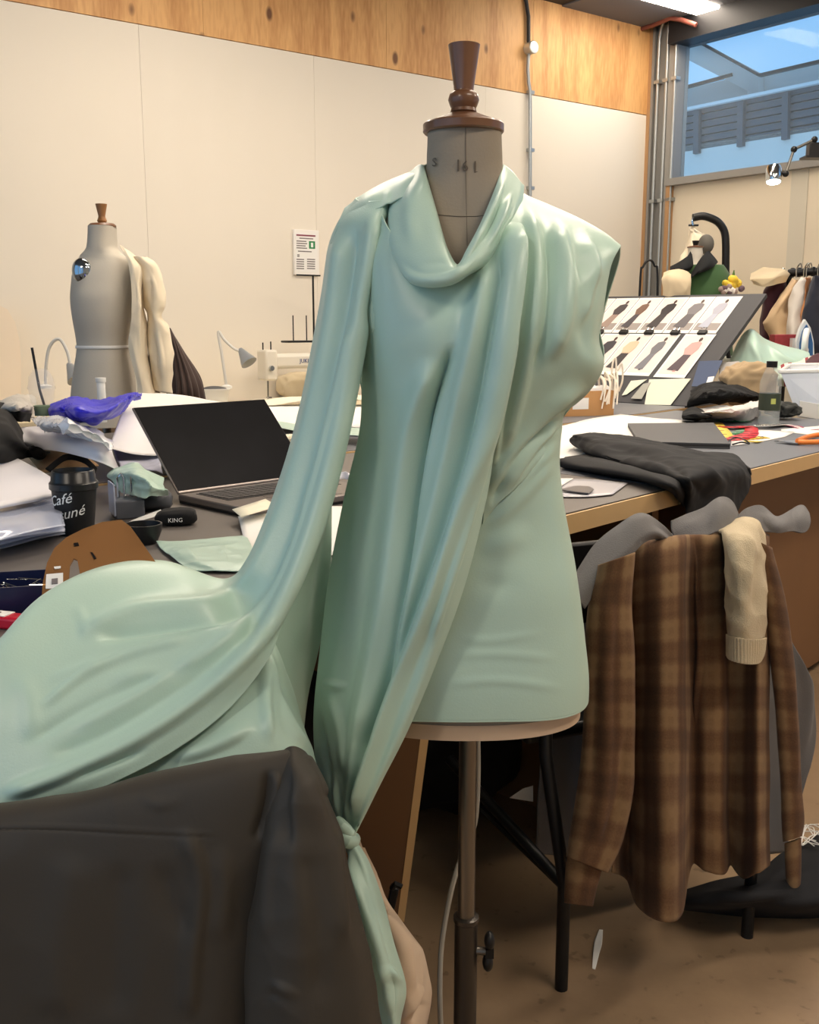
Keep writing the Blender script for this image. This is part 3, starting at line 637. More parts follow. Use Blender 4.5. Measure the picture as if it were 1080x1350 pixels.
FE = [([(497, 275), (490, 330), (474, 430), (456, 530), (436, 620), (412, 700), (380, 780), (340, 848), (270, 915), (190, 970), (100, 1015), (0, 1052)], 10, .012, .7),
      ([(505, 285), (496, 350), (478, 440)], 6, -.010, 1),
      ([(470, 290), (455, 400), (430, 520), (402, 640), (372, 735), (335, 795), (280, 818), (200, 830), (120, 842)], 9, -.009, .8),
      ([(452, 300), (440, 400), (418, 510), (390, 620), (358, 712), (322, 772), (270, 797), (180, 806), (100, 838)], 11, .009, .8),
      ([(466, 420), (440, 530), (408, 640), (380, 730), (340, 800), (290, 850), (220, 890)], 9, .006, .7),
      ([(350, 800), (310, 850), (240, 905), (150, 960), (60, 1000)], 9, -.006, 1),
      ([(60, 900), (110, 880), (150, 862)], 9, .004, .7), ([(100, 795), (112, 825), (110, 850)], 8, .0015, .8, 20), ([(50, 935), (112, 888), (180, 858), (260, 838)], 7, .005, .6), ([(30, 985), (100, 940), (170, 905), (225, 880)], 8, -.004, 1), ([(90, 965), (150, 935), (240, 880)], 7, .004, .7), ([(20, 880), (40, 930), (35, 985)], 14, .003, 1), ([(140, 905), (180, 890), (235, 885)], 8, .004, 1),
      ([(200, 985), (150, 1005), (80, 1030)], 6, -.005, 1)]
cloth('sleeve', C, 460, 160, M_mint, garment, FE, .0012, 16, 11)
# inside of the sleeve hanging behind
C = rows([[(470, 500, 1.36), (474, 500, 1.40), (478, 470, 1.43)], [(430, 560, 1.355), (452, 570, 1.40), (460, 560, 1.43)], [(410, 640, 1.33), (430, 645, 1.375), (438, 640, 1.41)],
          [(380, 740, 1.30), (412, 745, 1.35), (434, 745, 1.375)], [(358, 830, 1.26), (395, 838, 1.32), (422, 842, 1.35)], [(352, 900, 1.24), (385, 905, 1.30), (405, 918, 1.325)],
          [(350, 980, 1.22), (380, 985, 1.27), (396, 990, 1.30)]])
cloth('sleeve_lining', C, 160, 60, M_mint, garment, [([(425, 650), (405, 760), (395, 860)], 10, .006, .8)], .001, 20, 12)
# lower layer of the heap
C = rows([
 [(120, 905, 1.22), (200, 885, 1.24), (280, 862, 1.27), (325, 842, 1.29), (350, 828, 1.30), (362, 850, 1.33)],
 [(60, 960, 1.12), (160, 932, 1.14), (250, 908, 1.16), (320, 885, 1.18), (362, 862, 1.21), (384, 905, 1.28)],
 [(0, 1020, 1.06), (120, 985, 1.08), (220, 962, 1.10), (310, 932, 1.11), (368, 915, 1.15), (400, 958, 1.24)],
 [(-40, 1080, 1.03), (90, 1045, 1.045), (200, 1012, 1.055), (310, 985, 1.07), (378, 970, 1.10), (416, 1006, 1.18)],
 [(-60, 1180, 1.02), (80, 1140, 1.03), (200, 1110, 1.04), (310, 1080, 1.06), (388, 1060, 1.09), (430, 1072, 1.15)],
 [(-70, 1420, 1.03), (80, 1420, 1.04), (200, 1420, 1.05), (310, 1400, 1.07), (395, 1380, 1.09), (440, 1370, 1.14)]])
FF = [([(345, 840), (362, 900), (385, 960), (415, 1000)], 9, .008, .6), ([(350, 870), (352, 930), (358, 985)], 8, .007, .6), ([(362, 880), (372, 940), (390, 990)], 7, -.006, 1),
      ([(330, 900), (270, 950), (215, 985), (160, 1020)], 9, .008, .7), ([(235, 1000), (200, 985), (190, 1010)], 5, .006, .7), ([(340, 955), (280, 985), (220, 1005)], 10, .008, .7),
      ([(110, 800), (125, 840), (112, 850)], 7, .003, 1), ([(60, 800), (150, 772), (260, 775)], 10, .003, 1), ([(20, 870), (110, 855), (200, 850)], 9, .004, 1)]
cloth('fabric_heap', C, 200, 200, M_mint, garment, FF, .0015, 16, 13)
# ================================================================== foreground chair and dark jacket
def nyl(name, col, **k): return mat(name, col, k.pop('rough', .5), bump=.04, bscale=300, **k)
M_jacket = nyl('dark_nylon', (60, 55, 48), sheen=.0, rough=.62, spec=.35, var=.06, vscale=3)
M_chair = mat('black_chair', (24, 24, 25), .45)
ch = thing('chair', 'dark chair hidden under the brown grey jacket at lower left', 'chair', W(190, 1040, .93) * np.array([1, 1, 0]))
x0, x1 = -.20, .125
for x in (x0, x1): MB().tube([(x, .02, 0), (x, .0, .45), (x, 0, .73)], .012, 10).build('leg', M_chair, ch)
for x in (x0, x1): MB().tube([(x, .42, 0), (x, .40, .45)], .012, 10).build('leg', M_chair, ch)
MB().box(((x0 + x1) / 2, .20, .455), (.38, .42, .025)).build('seat', M_chair, ch, bevel=.008)
MB().box(((x0 + x1) / 2, .012, .66), (.36, .016, .14)).build('backrest', M_chair, ch, bevel=.006)
jk = thing('jacket', 'dark brown grey jacket hung over the chair back at lower left', 'jacket', W(190, 1040, .90) * np.array([1, 1, 0]) + np.array([0, 0, .35]))
C = rows([
 [(-90, 1160, .985), (0, 1140, .985), (100, 1120, .985), (200, 1095, .985), (300, 1075, .985), (372, 1062, .985)],
 [(-90, 1096, .965), (0, 1082, .965), (100, 1064, .965), (200, 1040, .965), (300, 1018, .965), (376, 1004, .965)],
 [(-90, 1076, .935), (0, 1062, .935), (100, 1045, .935), (200, 1022, .935), (300, 999, .935), (382, 987, .935)],
 [(-90, 1092, .905), (0, 1080, .905), (100, 1063, .903), (200, 1042, .903), (300, 1022, .903), (380, 1012, .91)],
 [(-90, 1150, .885), (0, 1140, .885), (100, 1130, .884), (200, 1115, .883), (290, 1100, .884), (360, 1095, .895)],
 [(-90, 1250, .875), (0, 1245, .875), (100, 1240, .874), (200, 1225, .872), (280, 1215, .875), (345, 1210, .892)],
 [(-90, 1360, .87), (0, 1355, .87), (100, 1350, .868), (200, 1345, .866), (280, 1340, .87), (340, 1335, .89)],
 [(-90, 1540, .87), (0, 1535, .87), (100, 1530, .868), (200, 1525, .866), (280, 1520, .87), (340, 1515, .89)]])
FJ = [([(-60, 1092), (60, 1094), (180, 1100), (290, 1104)], 1.8, -.0010, 1, 20), ([(-60, 1088), (100, 1089), (290, 1100)], 4, .0006, .6, 20), ([(240, 1085), (265, 1160), (255, 1260), (250, 1350)], 14, .006, .7), ([(205, 1130), (235, 1210), (270, 1230)], 18, -.004, 1),
      ([(290, 1110), (296, 1180), (288, 1250)], 16, .004, .8), ([(100, 1120), (80, 1230), (70, 1350)], 28, .004, 1), ([(160, 1130), (150, 1250), (150, 1350)], 20, -.003, 1), ([(354, 1008), (350, 1060), (336, 1115)], 8, -.007, .8, 25), ([(362, 1015), (366, 1045), (352, 1085)], 6, .004, .7, 18), ([(180, 1045), (210, 1060), (250, 1050)], 8, .002, 1)]
cloth('jacket_body', C, 220, 220, M_jacket, jk, FJ, .0016, 26, 21, thick=.002, rg=.0020, rs=24)
C = rows([
 [(360, 1010, .96), (372, 990, .945), (386, 984, .93), (402, 990, .94), (410, 1000, .96)],
 [(350, 1040, .94), (358, 1036, .905), (385, 1032, .885), (412, 1030, .90), (428, 1040, .94)],
 [(338, 1110, .93), (348, 1110, .888), (385, 1110, .865), (428, 1110, .88), (449, 1105, .92)],
 [(326, 1200, .92), (338, 1200, .878), (388, 1200, .85), (446, 1200, .868), (472, 1192, .91)],
 [(320, 1290, .91), (332, 1290, .87), (392, 1292, .842), (462, 1290, .86), (492, 1280, .90)],
 [(318, 1370, .905), (330, 1370, .866), (396, 1375, .838), (474, 1370, .855), (508, 1360, .895)],
 [(316, 1500, .90), (330, 1500, .862), (400, 1505, .834), (482, 1500, .85), (518, 1490, .89)]])
cloth('jacket_sleeve', C, 180, 110, M_jacket, jk, [([(400, 1000), (418, 1060), (440, 1130), (452, 1250)], 14, .006, .7), ([(385, 1000), (372, 1060), (380, 1130)], 12, -.006, 1), ([(400, 995), (415, 1010), (432, 1050)], 5, .004, .6, 10), ([(350, 1290), (375, 1302), (400, 1318)], 9, .006, .5), ([(345, 1330), (360, 1310), (385, 1318)], 8, -.004, 1), ([(405, 1110), (420, 1200), (424, 1330)], 16, -.004, 1), ([(362, 1080), (352, 1160), (352, 1250)], 9, .004, .8)], .0014, 30, 22, thick=.002, rg=.0030, rs=30)

# beige cotton bag beside the tail
M_bag = fabric('beige_cotton', (204, 180, 154), .85, .1)
bag = thing('cotton_bag', 'crumpled beige cotton bag hanging beside the mint tail', 'bag', W(540, 1350, 1.28) * np.array([1, 1, 0]) + np.array([0, 0, .28]))
C = rows([[(462, 1112, 1.34), (466, 1108, 1.32), (476, 1110, 1.32), (486, 1116, 1.34)], [(468, 1150, 1.33), (476, 1152, 1.28), (492, 1158, 1.28), (506, 1170, 1.33)], [(480, 1215, 1.32), (500, 1215, 1.24), (526, 1220, 1.24), (544, 1232, 1.32)],
          [(490, 1275, 1.32), (515, 1275, 1.22), (545, 1280, 1.22), (567, 1290, 1.31)], [(495, 1330, 1.32), (520, 1332, 1.22), (548, 1335, 1.22), (566, 1330, 1.31)], [(500, 1400, 1.33), (520, 1400, 1.24), (540, 1400, 1.24), (552, 1390, 1.32)], [(505, 1470, 1.35), (520, 1470, 1.28), (535, 1470, 1.28), (545, 1465, 1.34)]])
cloth('bag_cloth', C, 140, 90, M_bag, bag, [([(500, 1180), (535, 1240), (550, 1320)], 8, .006, .6), ([(560, 1300), (545, 1325), (525, 1350)], 6, .006, .6, 10), ([(485, 1150), (515, 1215), (530, 1290)], 7, -.005, 1), ([(562, 1318), (550, 1340), (540, 1352)], 4, -.004, 1, 10)], .002, 40, 31, thick=.003, rg=.005, rs=36)

# leaning brown board under the table with a black clamp
lb = thing('leaning_board', 'brown board with a pale edge leaning under the table behind the pole', 'board', W(540, 1215, 1.62) * np.array([1, 1, 0]))
yb = 1.62
P = [W(430, 955, yb), W(566, 955, yb - .02), W(531, 1212, yb - .02), W(400, 1290, yb)]
MB().slab([W(430, 930, yb), W(560, 930, yb - .02), W(524, 1212, yb - .02), W(420, 1236, yb)], .03, np.array([.1, -1, 0])).build('board', M_mdf, lb, world=True)
MB().slab([W(560, 930, yb - .021), W(571, 930, yb - .018), W(533, 1216, yb - .018), W(524, 1212, yb - .021)], .03, np.array([.1, -1, 0])).build('edge', M_edge, lb, world=True)
cl = thing('clamp', 'small black clamp at the foot of the leaning brown board', 'clamp', W(517, 1200, yb - .06))
c = W(517, 1186, yb - .06)
MB().box(c, (.014, .02, .05), rotm(0, .2, 0)).build('jaw', M_blackmetal, cl, world=True, bevel=.003)
MB().tube([c + np.array([0, -.01, .026]), c + np.array([.006, -.012, .036]), c + np.array([.016, -.012, .03])], .005, 8).build('handle', M_blackmetal, cl, world=True)

# white cable behind the pole
cb_ = thing('cable', 'pale grey cable looping down behind the form pole to the floor', 'cable', W(585, 1350, 1.5) * np.array([1, 1, 0]))
MB().tube(cr([W(630, 975, 1.5), W(630, 1030, 1.5), W(626, 1085, 1.5), W(612, 1120, 1.5), W(596, 1170, 1.48), (W(583, 1240, 1.47)), W(580, 1300, 1.46), W(582, 1360, 1.46), W(588, 1440, 1.46) * np.array([1, 1, 0]) + np.array([0, .02, .1]), W(600, 1440, 1.5) * np.array([1, 1, 0]) + np.array([0, .05, .006])], 60), .0042, 8).build('cord', mat('grey_cord', (170, 166, 156), .5), cb_, world=True)

# ================================================================== black chair at right with shirt, coat and jumper
FLp = Wz(740, 1303, 0); FRp = Wz(985, 1234, 0); CD = FRp - FLp; cw_ = np.linalg.norm(CD); CD /= cw_; CN = np.array([-CD[1], CD[0], 0])
c2 = thing('chair', 'black metal chair under the plaid shirt at right', 'chair', (FLp + FRp) / 2, math.atan2(CD[1], CD[0]))
h = cw_ / 2
def loc2(u, v, d): return (np.array(ROOT[c2.name].inverted()) @ np.append(Wp(u, v, FLp + CN * d, CN), 1))[:3]
for sx in (-1, 1):
    MB().tube([(sx * h, 0, 0), (sx * h, 0, .22), (sx * (h + (.035 if sx < 0 else 0)), .02, .47), (sx * (h - .01), .12, .80)], .0125, 12).build('leg', M_blackmetal, c2)
    MB().tube([(sx * h, .44, 0), (sx * h, .40, .46)], .0125, 12).build('leg', M_blackmetal, c2)
    MB().tube([(sx * h, 0, .215), (sx * (h + (.10 if sx < 0 else 0)), .30, .36)], .011, 10).build('brace', M_blackmetal, c2)
MB().tube([(-h, 0, .21), (-h - .0, .40, .21)], .008, 8).build('stretcher', M_blackmetal, c2)
MB().box((0, .28, .465), (2 * h + .05, .34, .03)).build('seat', M_blackmetal, c2, bevel=.01)
MB().box((0.02, .12, .76), (2 * h - .02, .018, .16)).build('backrest', M_blackmetal, c2, bevel=.006)
def Yc(u, d=0.0): 
    p = Wp(u, 900, FLp + CN * d, CN); return p[1]
def plaid_mat():
    m = bpy.data.materials.new('brown_plaid'); m.use_nodes = True; nt = m.node_tree; b = nt.nodes['Principled BSDF']; N = nt.nodes.new; L = nt.links.new
    b.inputs['Roughness'].default_value = .9; b.inputs['Sheen Weight'].default_value = .03
    uv = N('ShaderNodeUVMap'); sx = N('ShaderNodeSeparateXYZ'); L(uv.outputs[0], sx.inputs[0])
    def band(sock, period, lo, ph):
        a = N('ShaderNodeMath'); a.operation = 'MULTIPLY_ADD'; a.inputs[1].default_value = 2 * math.pi / period; a.inputs[2].default_value = ph; L(sock, a.inputs[0])
        s = N('ShaderNodeMath'); s.operation = 'SINE'; L(a.outputs[0], s.inputs[0])
        r = N('ShaderNodeMapRange'); r.interpolation_type = 'SMOOTHSTEP'; r.inputs['From Min'].default_value = -.7; r.inputs['From Max'].default_value = .8; r.inputs['To Min'].default_value = lo; r.inputs['To Max'].default_value = 1; L(s.outputs[0], r.inputs['Value']); return r.outputs[0]
    def mul(a, c):
        k = N('ShaderNodeMath'); k.operation = 'MULTIPLY'; L(a, k.inputs[0]); L(c, k.inputs[1]); return k.outputs[0]
    x = mul(band(sx.outputs[0], .085, .50, .4), band(sx.outputs[0], .028, .85, 1.1)); y = mul(band(sx.outputs[1], .088, .60, .2), band(sx.outputs[1], .030, .88, 2.0))
    p = N('ShaderNodeMath'); p.operation = 'MULTIPLY'; L(x, p.inputs[0]); L(y, p.inputs[1])
    n = N('ShaderNodeTexNoise'); n.inputs['Scale'].default_value = 260; L(uv.outputs[0], n.inputs['Vector'])
    ad = N('ShaderNodeMath'); ad.operation = 'MULTIPLY_ADD'; ad.inputs[1].default_value = .30; L(n.outputs['Fac'], ad.inputs[0]); L(p.outputs[0], ad.inputs[2])
    rp = N('ShaderNodeValToRGB'); e = rp.color_ramp.elements; e[0].position = .15; e[0].color = lin((50, 34, 22)); e[1].position = 1.0; e[1].color = lin((132, 104, 72))
    k = rp.color_ramp.elements.new(.55); k.color = lin((96, 66, 42))
    L(ad.outputs[0], rp.inputs['Fac']); L(rp.outputs['Color'], b.inputs['Base Color']); return m
M_plaid = plaid_mat(); M_coat = fabric('grey_wool', (112, 110, 110), .9, .05, .25, .12); M_knit = fabric('oat_knit', (200, 184, 154), .95, .05, .5, .08)
shp = (FLp + FRp) / 2
sh = thing('plaid_shirt', 'brown plaid shirt hung over the black chair back', 'shirt', shp + np.array([0, -.03, .3]))
us = [806, 826, 842, 872, 898, 911, 932, 952, 962, 982, 1000, 1014]
of = [.02, .07, .03, -.045, -.03, .06, .035, .03, .07, .045, -.015, .03]
top = [722, 720, 717, 712, 708, 706, 704, 702, 701, 700, 702, 708]
hemv = [1150, 1160, 1195, 1214, 1205, 1140, 1148, 1152, 1140, 1158, 1150, 1140]
def Rw(vf, d, k=1.0, du=0): return [W(u + du, vf(i), Yc(u, d) + k * of[i]) for i, u in enumerate(us)]
C = np.array([Rw(lambda i: top[i] + 70, .10, .1), Rw(lambda i: top[i] + 8, .075, .1), Rw(lambda i: top[i], .03, .15), Rw(lambda i: top[i] + 14, -.005, .5), Rw(lambda i: top[i] + 90, -.02, .8), Rw(lambda i: 900, -.03, 1), Rw(lambda i: 1010, -.035, 1.15), Rw(lambda i: .5 * (1010 + hemv[i]), -.035, 1.25), Rw(lambda i: hemv[i], -.035, 1.3)])
cloth('shirt_body', C, 160, 260, M_plaid, sh, [([(912, 710), (918, 760), (925, 860), (916, 960)], 5, .01, .4), ([(870, 1020), (880, 1120), (875, 1200)], 10, .004, 1)], .0015, 30, 41, thick=.002)
def tubecloth(name, secs, m, parent, nr, nc, folds=(), dep=.04, wr=.001, seed=0, lift=0.0, thick=.0018, yf=None, rg=0.0, rs=30.0):
    """flattened tube: secs are (uL, uR, vL, vR); a closed section facing the viewer"""
    out = []
    for uL, uR, vL, vR in secs:
        uc = (uL + uR) / 2; vc = (vL + vR) / 2; y = (yf or Yc)(uc) + lift; r = []
        for k in range(13):
            q = 2 * math.pi * k / 12; s = math.cos(q); a = -math.sin(q)
            u = uc - s * (uR - uL) / 2; v = vc - s * (vR - vL) / 2; r.append(W(u, v, y + dep * a * (.9 if a < 0 else .6)))
        out.append(r)
    return cloth(name, np.array(out), nr, nc, m, parent, folds, wr, 30, seed, thick, out=np.array(out).reshape(-1, 3).mean(0), rg=rg, rs=rs)
sl = tubecloth('shirt_sleeve', [(790, 836, 745, 728), (776, 832, 800, 800), (772, 836, 880, 880), (770, 836, 960, 965), (764, 834, 1030, 1040), (754, 822, 1090, 1105), (748, 800, 1130, 1150)], M_plaid, sh, 130, 90, [([(805, 780), (800, 900), (800, 1020), (785, 1120)], 9, .008, .7), ([(825, 960), (815, 1050), (790, 1120)], 6, -.006, 1), ([(785, 860), (782, 960), (778, 1040)], 7, -.004, 1)], .035, .001, 5, -.06)
tubecloth('cuff', [(749, 792, 1128, 1148), (746, 786, 1160, 1170), (745, 781, 1190, 1195)], M_plaid, sl, 40, 60, [], .02, .0005, 6, -.06)
sl = tubecloth('shirt_sleeve', [(996, 1018, 712, 722), (1006, 1036, 790, 800), (1018, 1046, 880, 884), (1026, 1052, 960, 962), (1030, 1057, 1040, 1040), (1032, 1060, 1085, 1080), (1034, 1057, 1110, 1102)], M_plaid, sh, 130, 80, [([(1040, 860), (1046, 960), (1050, 1050)], 5, .006, .7)], .03, .001, 7, -.02)
tubecloth('cuff', [(1035, 1056, 1112, 1104), (1036, 1056, 1140, 1136), (1038, 1055, 1176, 1170)], M_plaid, sl, 40, 50, [], .018, .0005, 8, -.02)
# grey coat under the shirt
cg = thing('grey_coat', 'dark grey wool coat under the plaid shirt with its collar folded over the chair', 'coat', shp + np.array([.0, .05, .3]))
def yw(u, v, d): return W(u, v, Yc(u, d))
C = np.array([[yw(764, 752, -.0), yw(788, 716, .0), (yw(815, 694, .0)), yw(845, 678, .0), yw(872, 692, .01), yw(892, 712, .02)],
              [yw(756, 775, -.03), yw(786, 735, -.02), yw(818, 705, -.02), yw(846, 686, -.02), yw(868, 697, .0), yw(888, 714, .02)],
              [yw(762, 790, -.045), yw(790, 755, -.042), yw(820, 726, -.04), yw(846, 706, -.036), yw(866, 703, -.02), yw(884, 716, .01)],
              [yw(770, 802, -.045), yw(794, 768, -.045), yw(822, 740, -.04), yw(846, 716, -.03), yw(864, 710, -.0), yw(882, 719, .02)]])
cloth('lapel', C, 60, 90, M_coat, cg, [([(775, 780), (815, 740), (850, 710)], 6, .004, 1)], .001, 25, 51, thick=.004)
C = np.array([[yw(886, 686, .07), yw(905, 678, .075), yw(928, 670, .07), yw(950, 656, .075), yw(966, 662, .08), yw(976, 688, .08)],
              [yw(886, 700, .06), yw(908, 692, .05), yw(930, 688, .04), yw(950, 672, .04), yw(966, 682, .05), yw(974, 698, .07)],
              [yw(892, 712, .05), yw(912, 710, .03), yw(932, 706, .02), yw(950, 700, .02), yw(964, 702, .03), yw(972, 706, .06)]])
cloth('collar', C, 50, 80, M_coat, cg, [([(892, 690), (915, 690), (940, 672)], 5, .003, 1)], .001, 25, 52, thick=.004, rg=.003, rs=20)
C = np.array([[yw(968, 690, .07), yw(985, 672, .07), yw(1003, 669, .07), yw(1022, 684, .05), yw(1042, 674, .08), yw(1057, 668, .09), yw(1065, 678, .08)],
              [yw(968, 700, .05), yw(985, 688, .05), yw(1004, 684, .05), (yw(1024, 694, .02)), yw(1042, 688, .05), yw(1056, 684, .05), yw(1066, 688, .06)],
              [yw(970, 706, .04), yw(985, 703, .03), yw(1005, 703, .03), yw(1025, 702, .02), yw(1042, 701, .04), yw(1056, 703, .04), yw(1063, 698, .05)]])
cloth('collar_tip', C, 50, 100, M_coat, cg, [([(985, 678), (1015, 688), (1035, 698)], 6, .004, .7)], .002, 25, 53, thick=.005)
C = np.array([[yw(u, 740, .17) for u in (770, 830, 890, 930, 970, 985)], [yw(u, 850, .18) for u in (745, 820, 890, 960, 1022, 1044)], [yw(u, 950, .18) for u in (728, 810, 890, 970, 1050, 1078)], [yw(u, 1030, .18) for u in (715, 800, 890, 970, 1040, 1064)], [yw(u, 1130, .18) for u in (712, 800, 885, 960, 1020, 1044)]])
cloth('coat_body', C, 80, 120, M_coat, cg, [([(1050, 830), (1066, 930), (1058, 1000)], 9, .012, .7), ([(760, 900), (750, 1000), (745, 1100)], 14, .012, .8)], .006, 14, 54, thick=.004, rg=.012, rs=9)
# oat knitted jumper sleeve
js = thing('jumper', 'oat coloured knitted jumper sleeve hanging over the plaid shirt', 'jumper', W(982, 872, Yc(982) - .08))
C = np.array([[yw(952, 720, .13), yw(965, 716, .13), yw(985, 712, .13), (yw(1000, 714, .13)), yw(1008, 720, .13)],
              [yw(946, 700, .09), yw(962, 694, .09), yw(984, 688, .09), yw(1000, 690, .09), yw(1006, 702, .09)],
              [yw(944, 697, .04), yw(958, 692, .03), yw(980, 684, .03), yw(998, 687, .03), yw(1006, 700, .05)],
              [yw(950, 706, .0), yw(960, 706, -.05), yw(980, 704, -.07), yw(998, 706, -.06), yw(1008, 714, -.01)],
              [yw(956, 740, -.03), yw(962, 744, -.075), yw(982, 748, -.10), yw(1001, 748, -.085), yw(1012, 748, -.03)],
              [yw(957, 780, -.03), yw(963, 786, -.08), yw(984, 790, -.105), yw(1003, 788, -.085), yw(1013, 786, -.03)],
              [yw(958, 815, -.03), yw(963, 820, -.08), yw(984, 824, -.105), yw(1003, 822, -.085), yw(1012, 820, -.03)],
              [yw(960, 836, -.03), yw(964, 838, -.075), yw(984, 842, -.10), yw(1001, 842, -.08), yw(1009, 840, -.03)]])
jb = cloth('knit_sleeve', C, 150, 90, M_knit, js, [([(985, 690), (992, 730), (984, 800)], 6, .006, .7), ([(970, 700), (972, 760), (985, 830)], 7, .004, 1), ([(1004, 720), (996, 780), (998, 830)], 5, -.006, 1), ([(1010, 740), (1006, 800), (1002, 836)], 5, .004, 1)], .0015, 60, 61, thick=.003, rg=.003, rs=50)
C = np.array([[yw(960, 836, -.03), yw(965, 838, -.078), yw(984, 842, -.102), yw(1001, 842, -.083), yw(1009, 840, -.03)], [yw(960, 855, -.03), yw(965, 858, -.078), yw(984, 862, -.10), yw(1000, 862, -.08), yw(1007, 858, -.03)], [yw(960, 864, -.03), yw(965, 870, -.078), yw(984, 875, -.10), yw(998, 874, -.08), yw(1004, 866, -.03)]])
cloth('ribbed_cuff', C, 40, 200, M_knit, js, [], 0, 1, 0, .003, extra=lambda S, T, px: .0016 * np.sin(S * 2 * math.pi * 22))

# ================================================================== black trousers thrown over the table edge
M_trous = fabric('black_twill', (20, 20, 23), .8, .0, .12, .05)
def PT(u, v, hh): return Wz(u, v, TZ + hh)
def EDG(u, v, off=.02):                      # on the vertical face in front of the table edge
    return Wp(u, v, TE0 - TN * off, TN)
tr_ = thing('trousers', 'black trousers thrown over the table edge beside the grey coat collar', 'trousers', PT(900, 620, .001))
C = np.array([[PT(770, 592, .004), PT(753, 584, .02), PT(752, 578, .035), PT(757, 575, .05), PT(762, 574, .03)],
              [PT(788, 606, .004), PT(782, 598, .03), PT(781, 585, .05), PT(784, 575, .06), PT(790, 571, .03)],
              [PT(830, 622, .004), PT(830, 612, .03), PT(830, 597, .045), PT(828, 584, .05), PT(832, 576, .02)],
              [PT(872, 634, .006), PT(876, 624, .03), PT(878, 608, .045), PT(880, 594, .045), PT(884, 587, .015)],
              [EDG(900, 655, .015), PT(908, 632, .035), PT(915, 616, .045), PT(922, 602, .04), PT(926, 596, .01)],
              [EDG(906, 685, .03), EDG(925, 655, .04), PT(945, 625, .03), PT(955, 608, .03), PT(960, 600, .008)],
              [EDG(912, 700, .03), EDG(945, 672, .05), EDG(968, 645, .035), PT(975, 617, .02), PT(975, 605, .006)],
              [EDG(940, 705, .03), EDG(962, 690, .04), EDG(980, 660, .035), EDG(990, 635, .02), PT(988, 617, .008)]])
cloth('trouser_leg', C, 170, 110, M_trous, tr_, [([(780, 582), (850, 592), (920, 610), (960, 640)], 5, .006, .7), ([(800, 590), (860, 604), (910, 630), (930, 670)], 5, -.006, 1), ([(820, 605), (880, 622), (915, 660)], 5, .006, .7), ([(880, 595), (940, 612), (970, 650)], 5, -.005, 1)], .002, 30, 71, thick=.004, rg=.003, rs=30)
C = np.array([[PT(748, 616, .003), PT(739, 612, .012), PT(740, 607, .02), PT(746, 604, .004)], [PT(790, 624, .003), PT(786, 618, .022), PT(782, 606, .022), PT(782, 599, .004)], [PT(835, 632, .003), PT(834, 626, .024), PT(832, 616, .022), PT(830, 606, .004)], [PT(884, 646, .003), PT(884, 639, .024), PT(884, 628, .022), PT(880, 615, .004)], [EDG(900, 668, .012), EDG(904, 655, .02), PT(906, 636, .02), PT(902, 622, .004)]])
cloth('trouser_leg', C, 100, 50, M_trous, tr_, [([(760, 608), (830, 620), (890, 638)], 4, .004, .7)], .0015, 30, 72, thick=.004)

# under the table and on the floor
M_blackfab = fabric('black_cloth', (18, 18, 20), .85, .0, .1)
def lump(name, label, cat, c, r, m, seed=0, amp=.12, part='bag', n=64, k=40, rz=0.0):
    t = thing(name, label, cat, (c[0], c[1], c[2]), rz)
    mb = MB().ell((0, 0, r[2]), r, n, k); V = np.array(mb.v); d = V - np.array([0, 0, r[2]])
    sgn = np.sign(d); e = .72; nv = np.abs(d / np.array(r)) ** e * sgn * np.array(r)
    s_ = 1.1 / max(r); nv *= (1 + amp * wob(V, 2.2 * s_, seed) * .6 - amp * .9 * np.abs(wob(V, 5 * s_, seed + 1)) - amp * .35 * np.abs(wob(V, 11 * s_, seed + 2)))[:, None]
    nv[:, 2] = np.maximum(nv[:, 2], -r[2]); mb.v = [tuple(p) for p in nv + np.array([0, 0, r[2]])]
    mb.build(part, m, t, smooth=0); return t
p = Wz(640, 1160, 0); lump('storage_bag', 'large black bag stowed under the work table behind the pole', 'bag', tp(-.32, .62, 0), (.27, .22, .27), M_blackfab, 4)
p = tp(.30, .55, 0); lump('storage_bag', 'slumped black bag under the table behind the plaid shirt', 'bag', p, (.20, .22, .22), M_blackfab, 9)
wp = thing('paper_sheet', 'white sheet of paper poking out under the black bag below the table', 'paper', W(692, 1060, 2.0))
MB().slab([W(672, 1052, 2.0), W(703, 1057, 2.02), W(703, 1036, 2.02), W(690, 1040, 2.01)], .002, np.array([0, -1, 0])).build('sheet', M_paper, wp, world=True)
ft = thing('fabric_pile', 'black trousers heaped on the floor at the right edge', 'trousers', Wz(1040, 1195, 0))
C = np.array([[Wz(900, 1176, .02), Wz(935, 1168, .06), Wz(1000, 1150, .08), Wz(1062, 1108, .10), Wz(1130, 1085, .12)], [Wz(898, 1186, .06), Wz(937, 1182, .10), Wz(995, 1172, .13), (Wz(1062, 1128, .12)), Wz(1130, 1110, .15)], [Wz(900, 1195, .05), Wz(942, 1195, .08), Wz(1000, 1192, .09), Wz(1060, 1190, .10), Wz(1130, 1180, .1)], [Wz(905, 1198, .004), Wz(945, 1202, .004), Wz(1005, 1205, .004), Wz(1065, 1208, .004), Wz(1130, 1200, .004)]])
cloth('cloth', C, 60, 100, fabric('ink_denim', (20, 20, 24), .85, .0, .15), ft, [([(920, 1180), (990, 1182), (1070, 1175)], 5, .008, .7), ([(1010, 1168), (1045, 1162), (1080, 1150)], 5, .008, .7)], .004, 30, 81, thick=.004)
ls_ = thing('fabric_scrap', 'thin white fabric scrap lying on the concrete floor', 'scrap', Wz(787, 1250, 0))
C = np.array([[Wz(790, 1226, .003), Wz(795, 1226, .003)], [Wz(784, 1242, .003), Wz(794, 1244, .006)], [Wz(782, 1258, .004), Wz(790, 1259, .003)], [Wz(781, 1276, .003), Wz(785, 1277, .003)]])
cloth('strip', C, 30, 8, M_paper, ls_, [], .0012, 120, 3, .001)
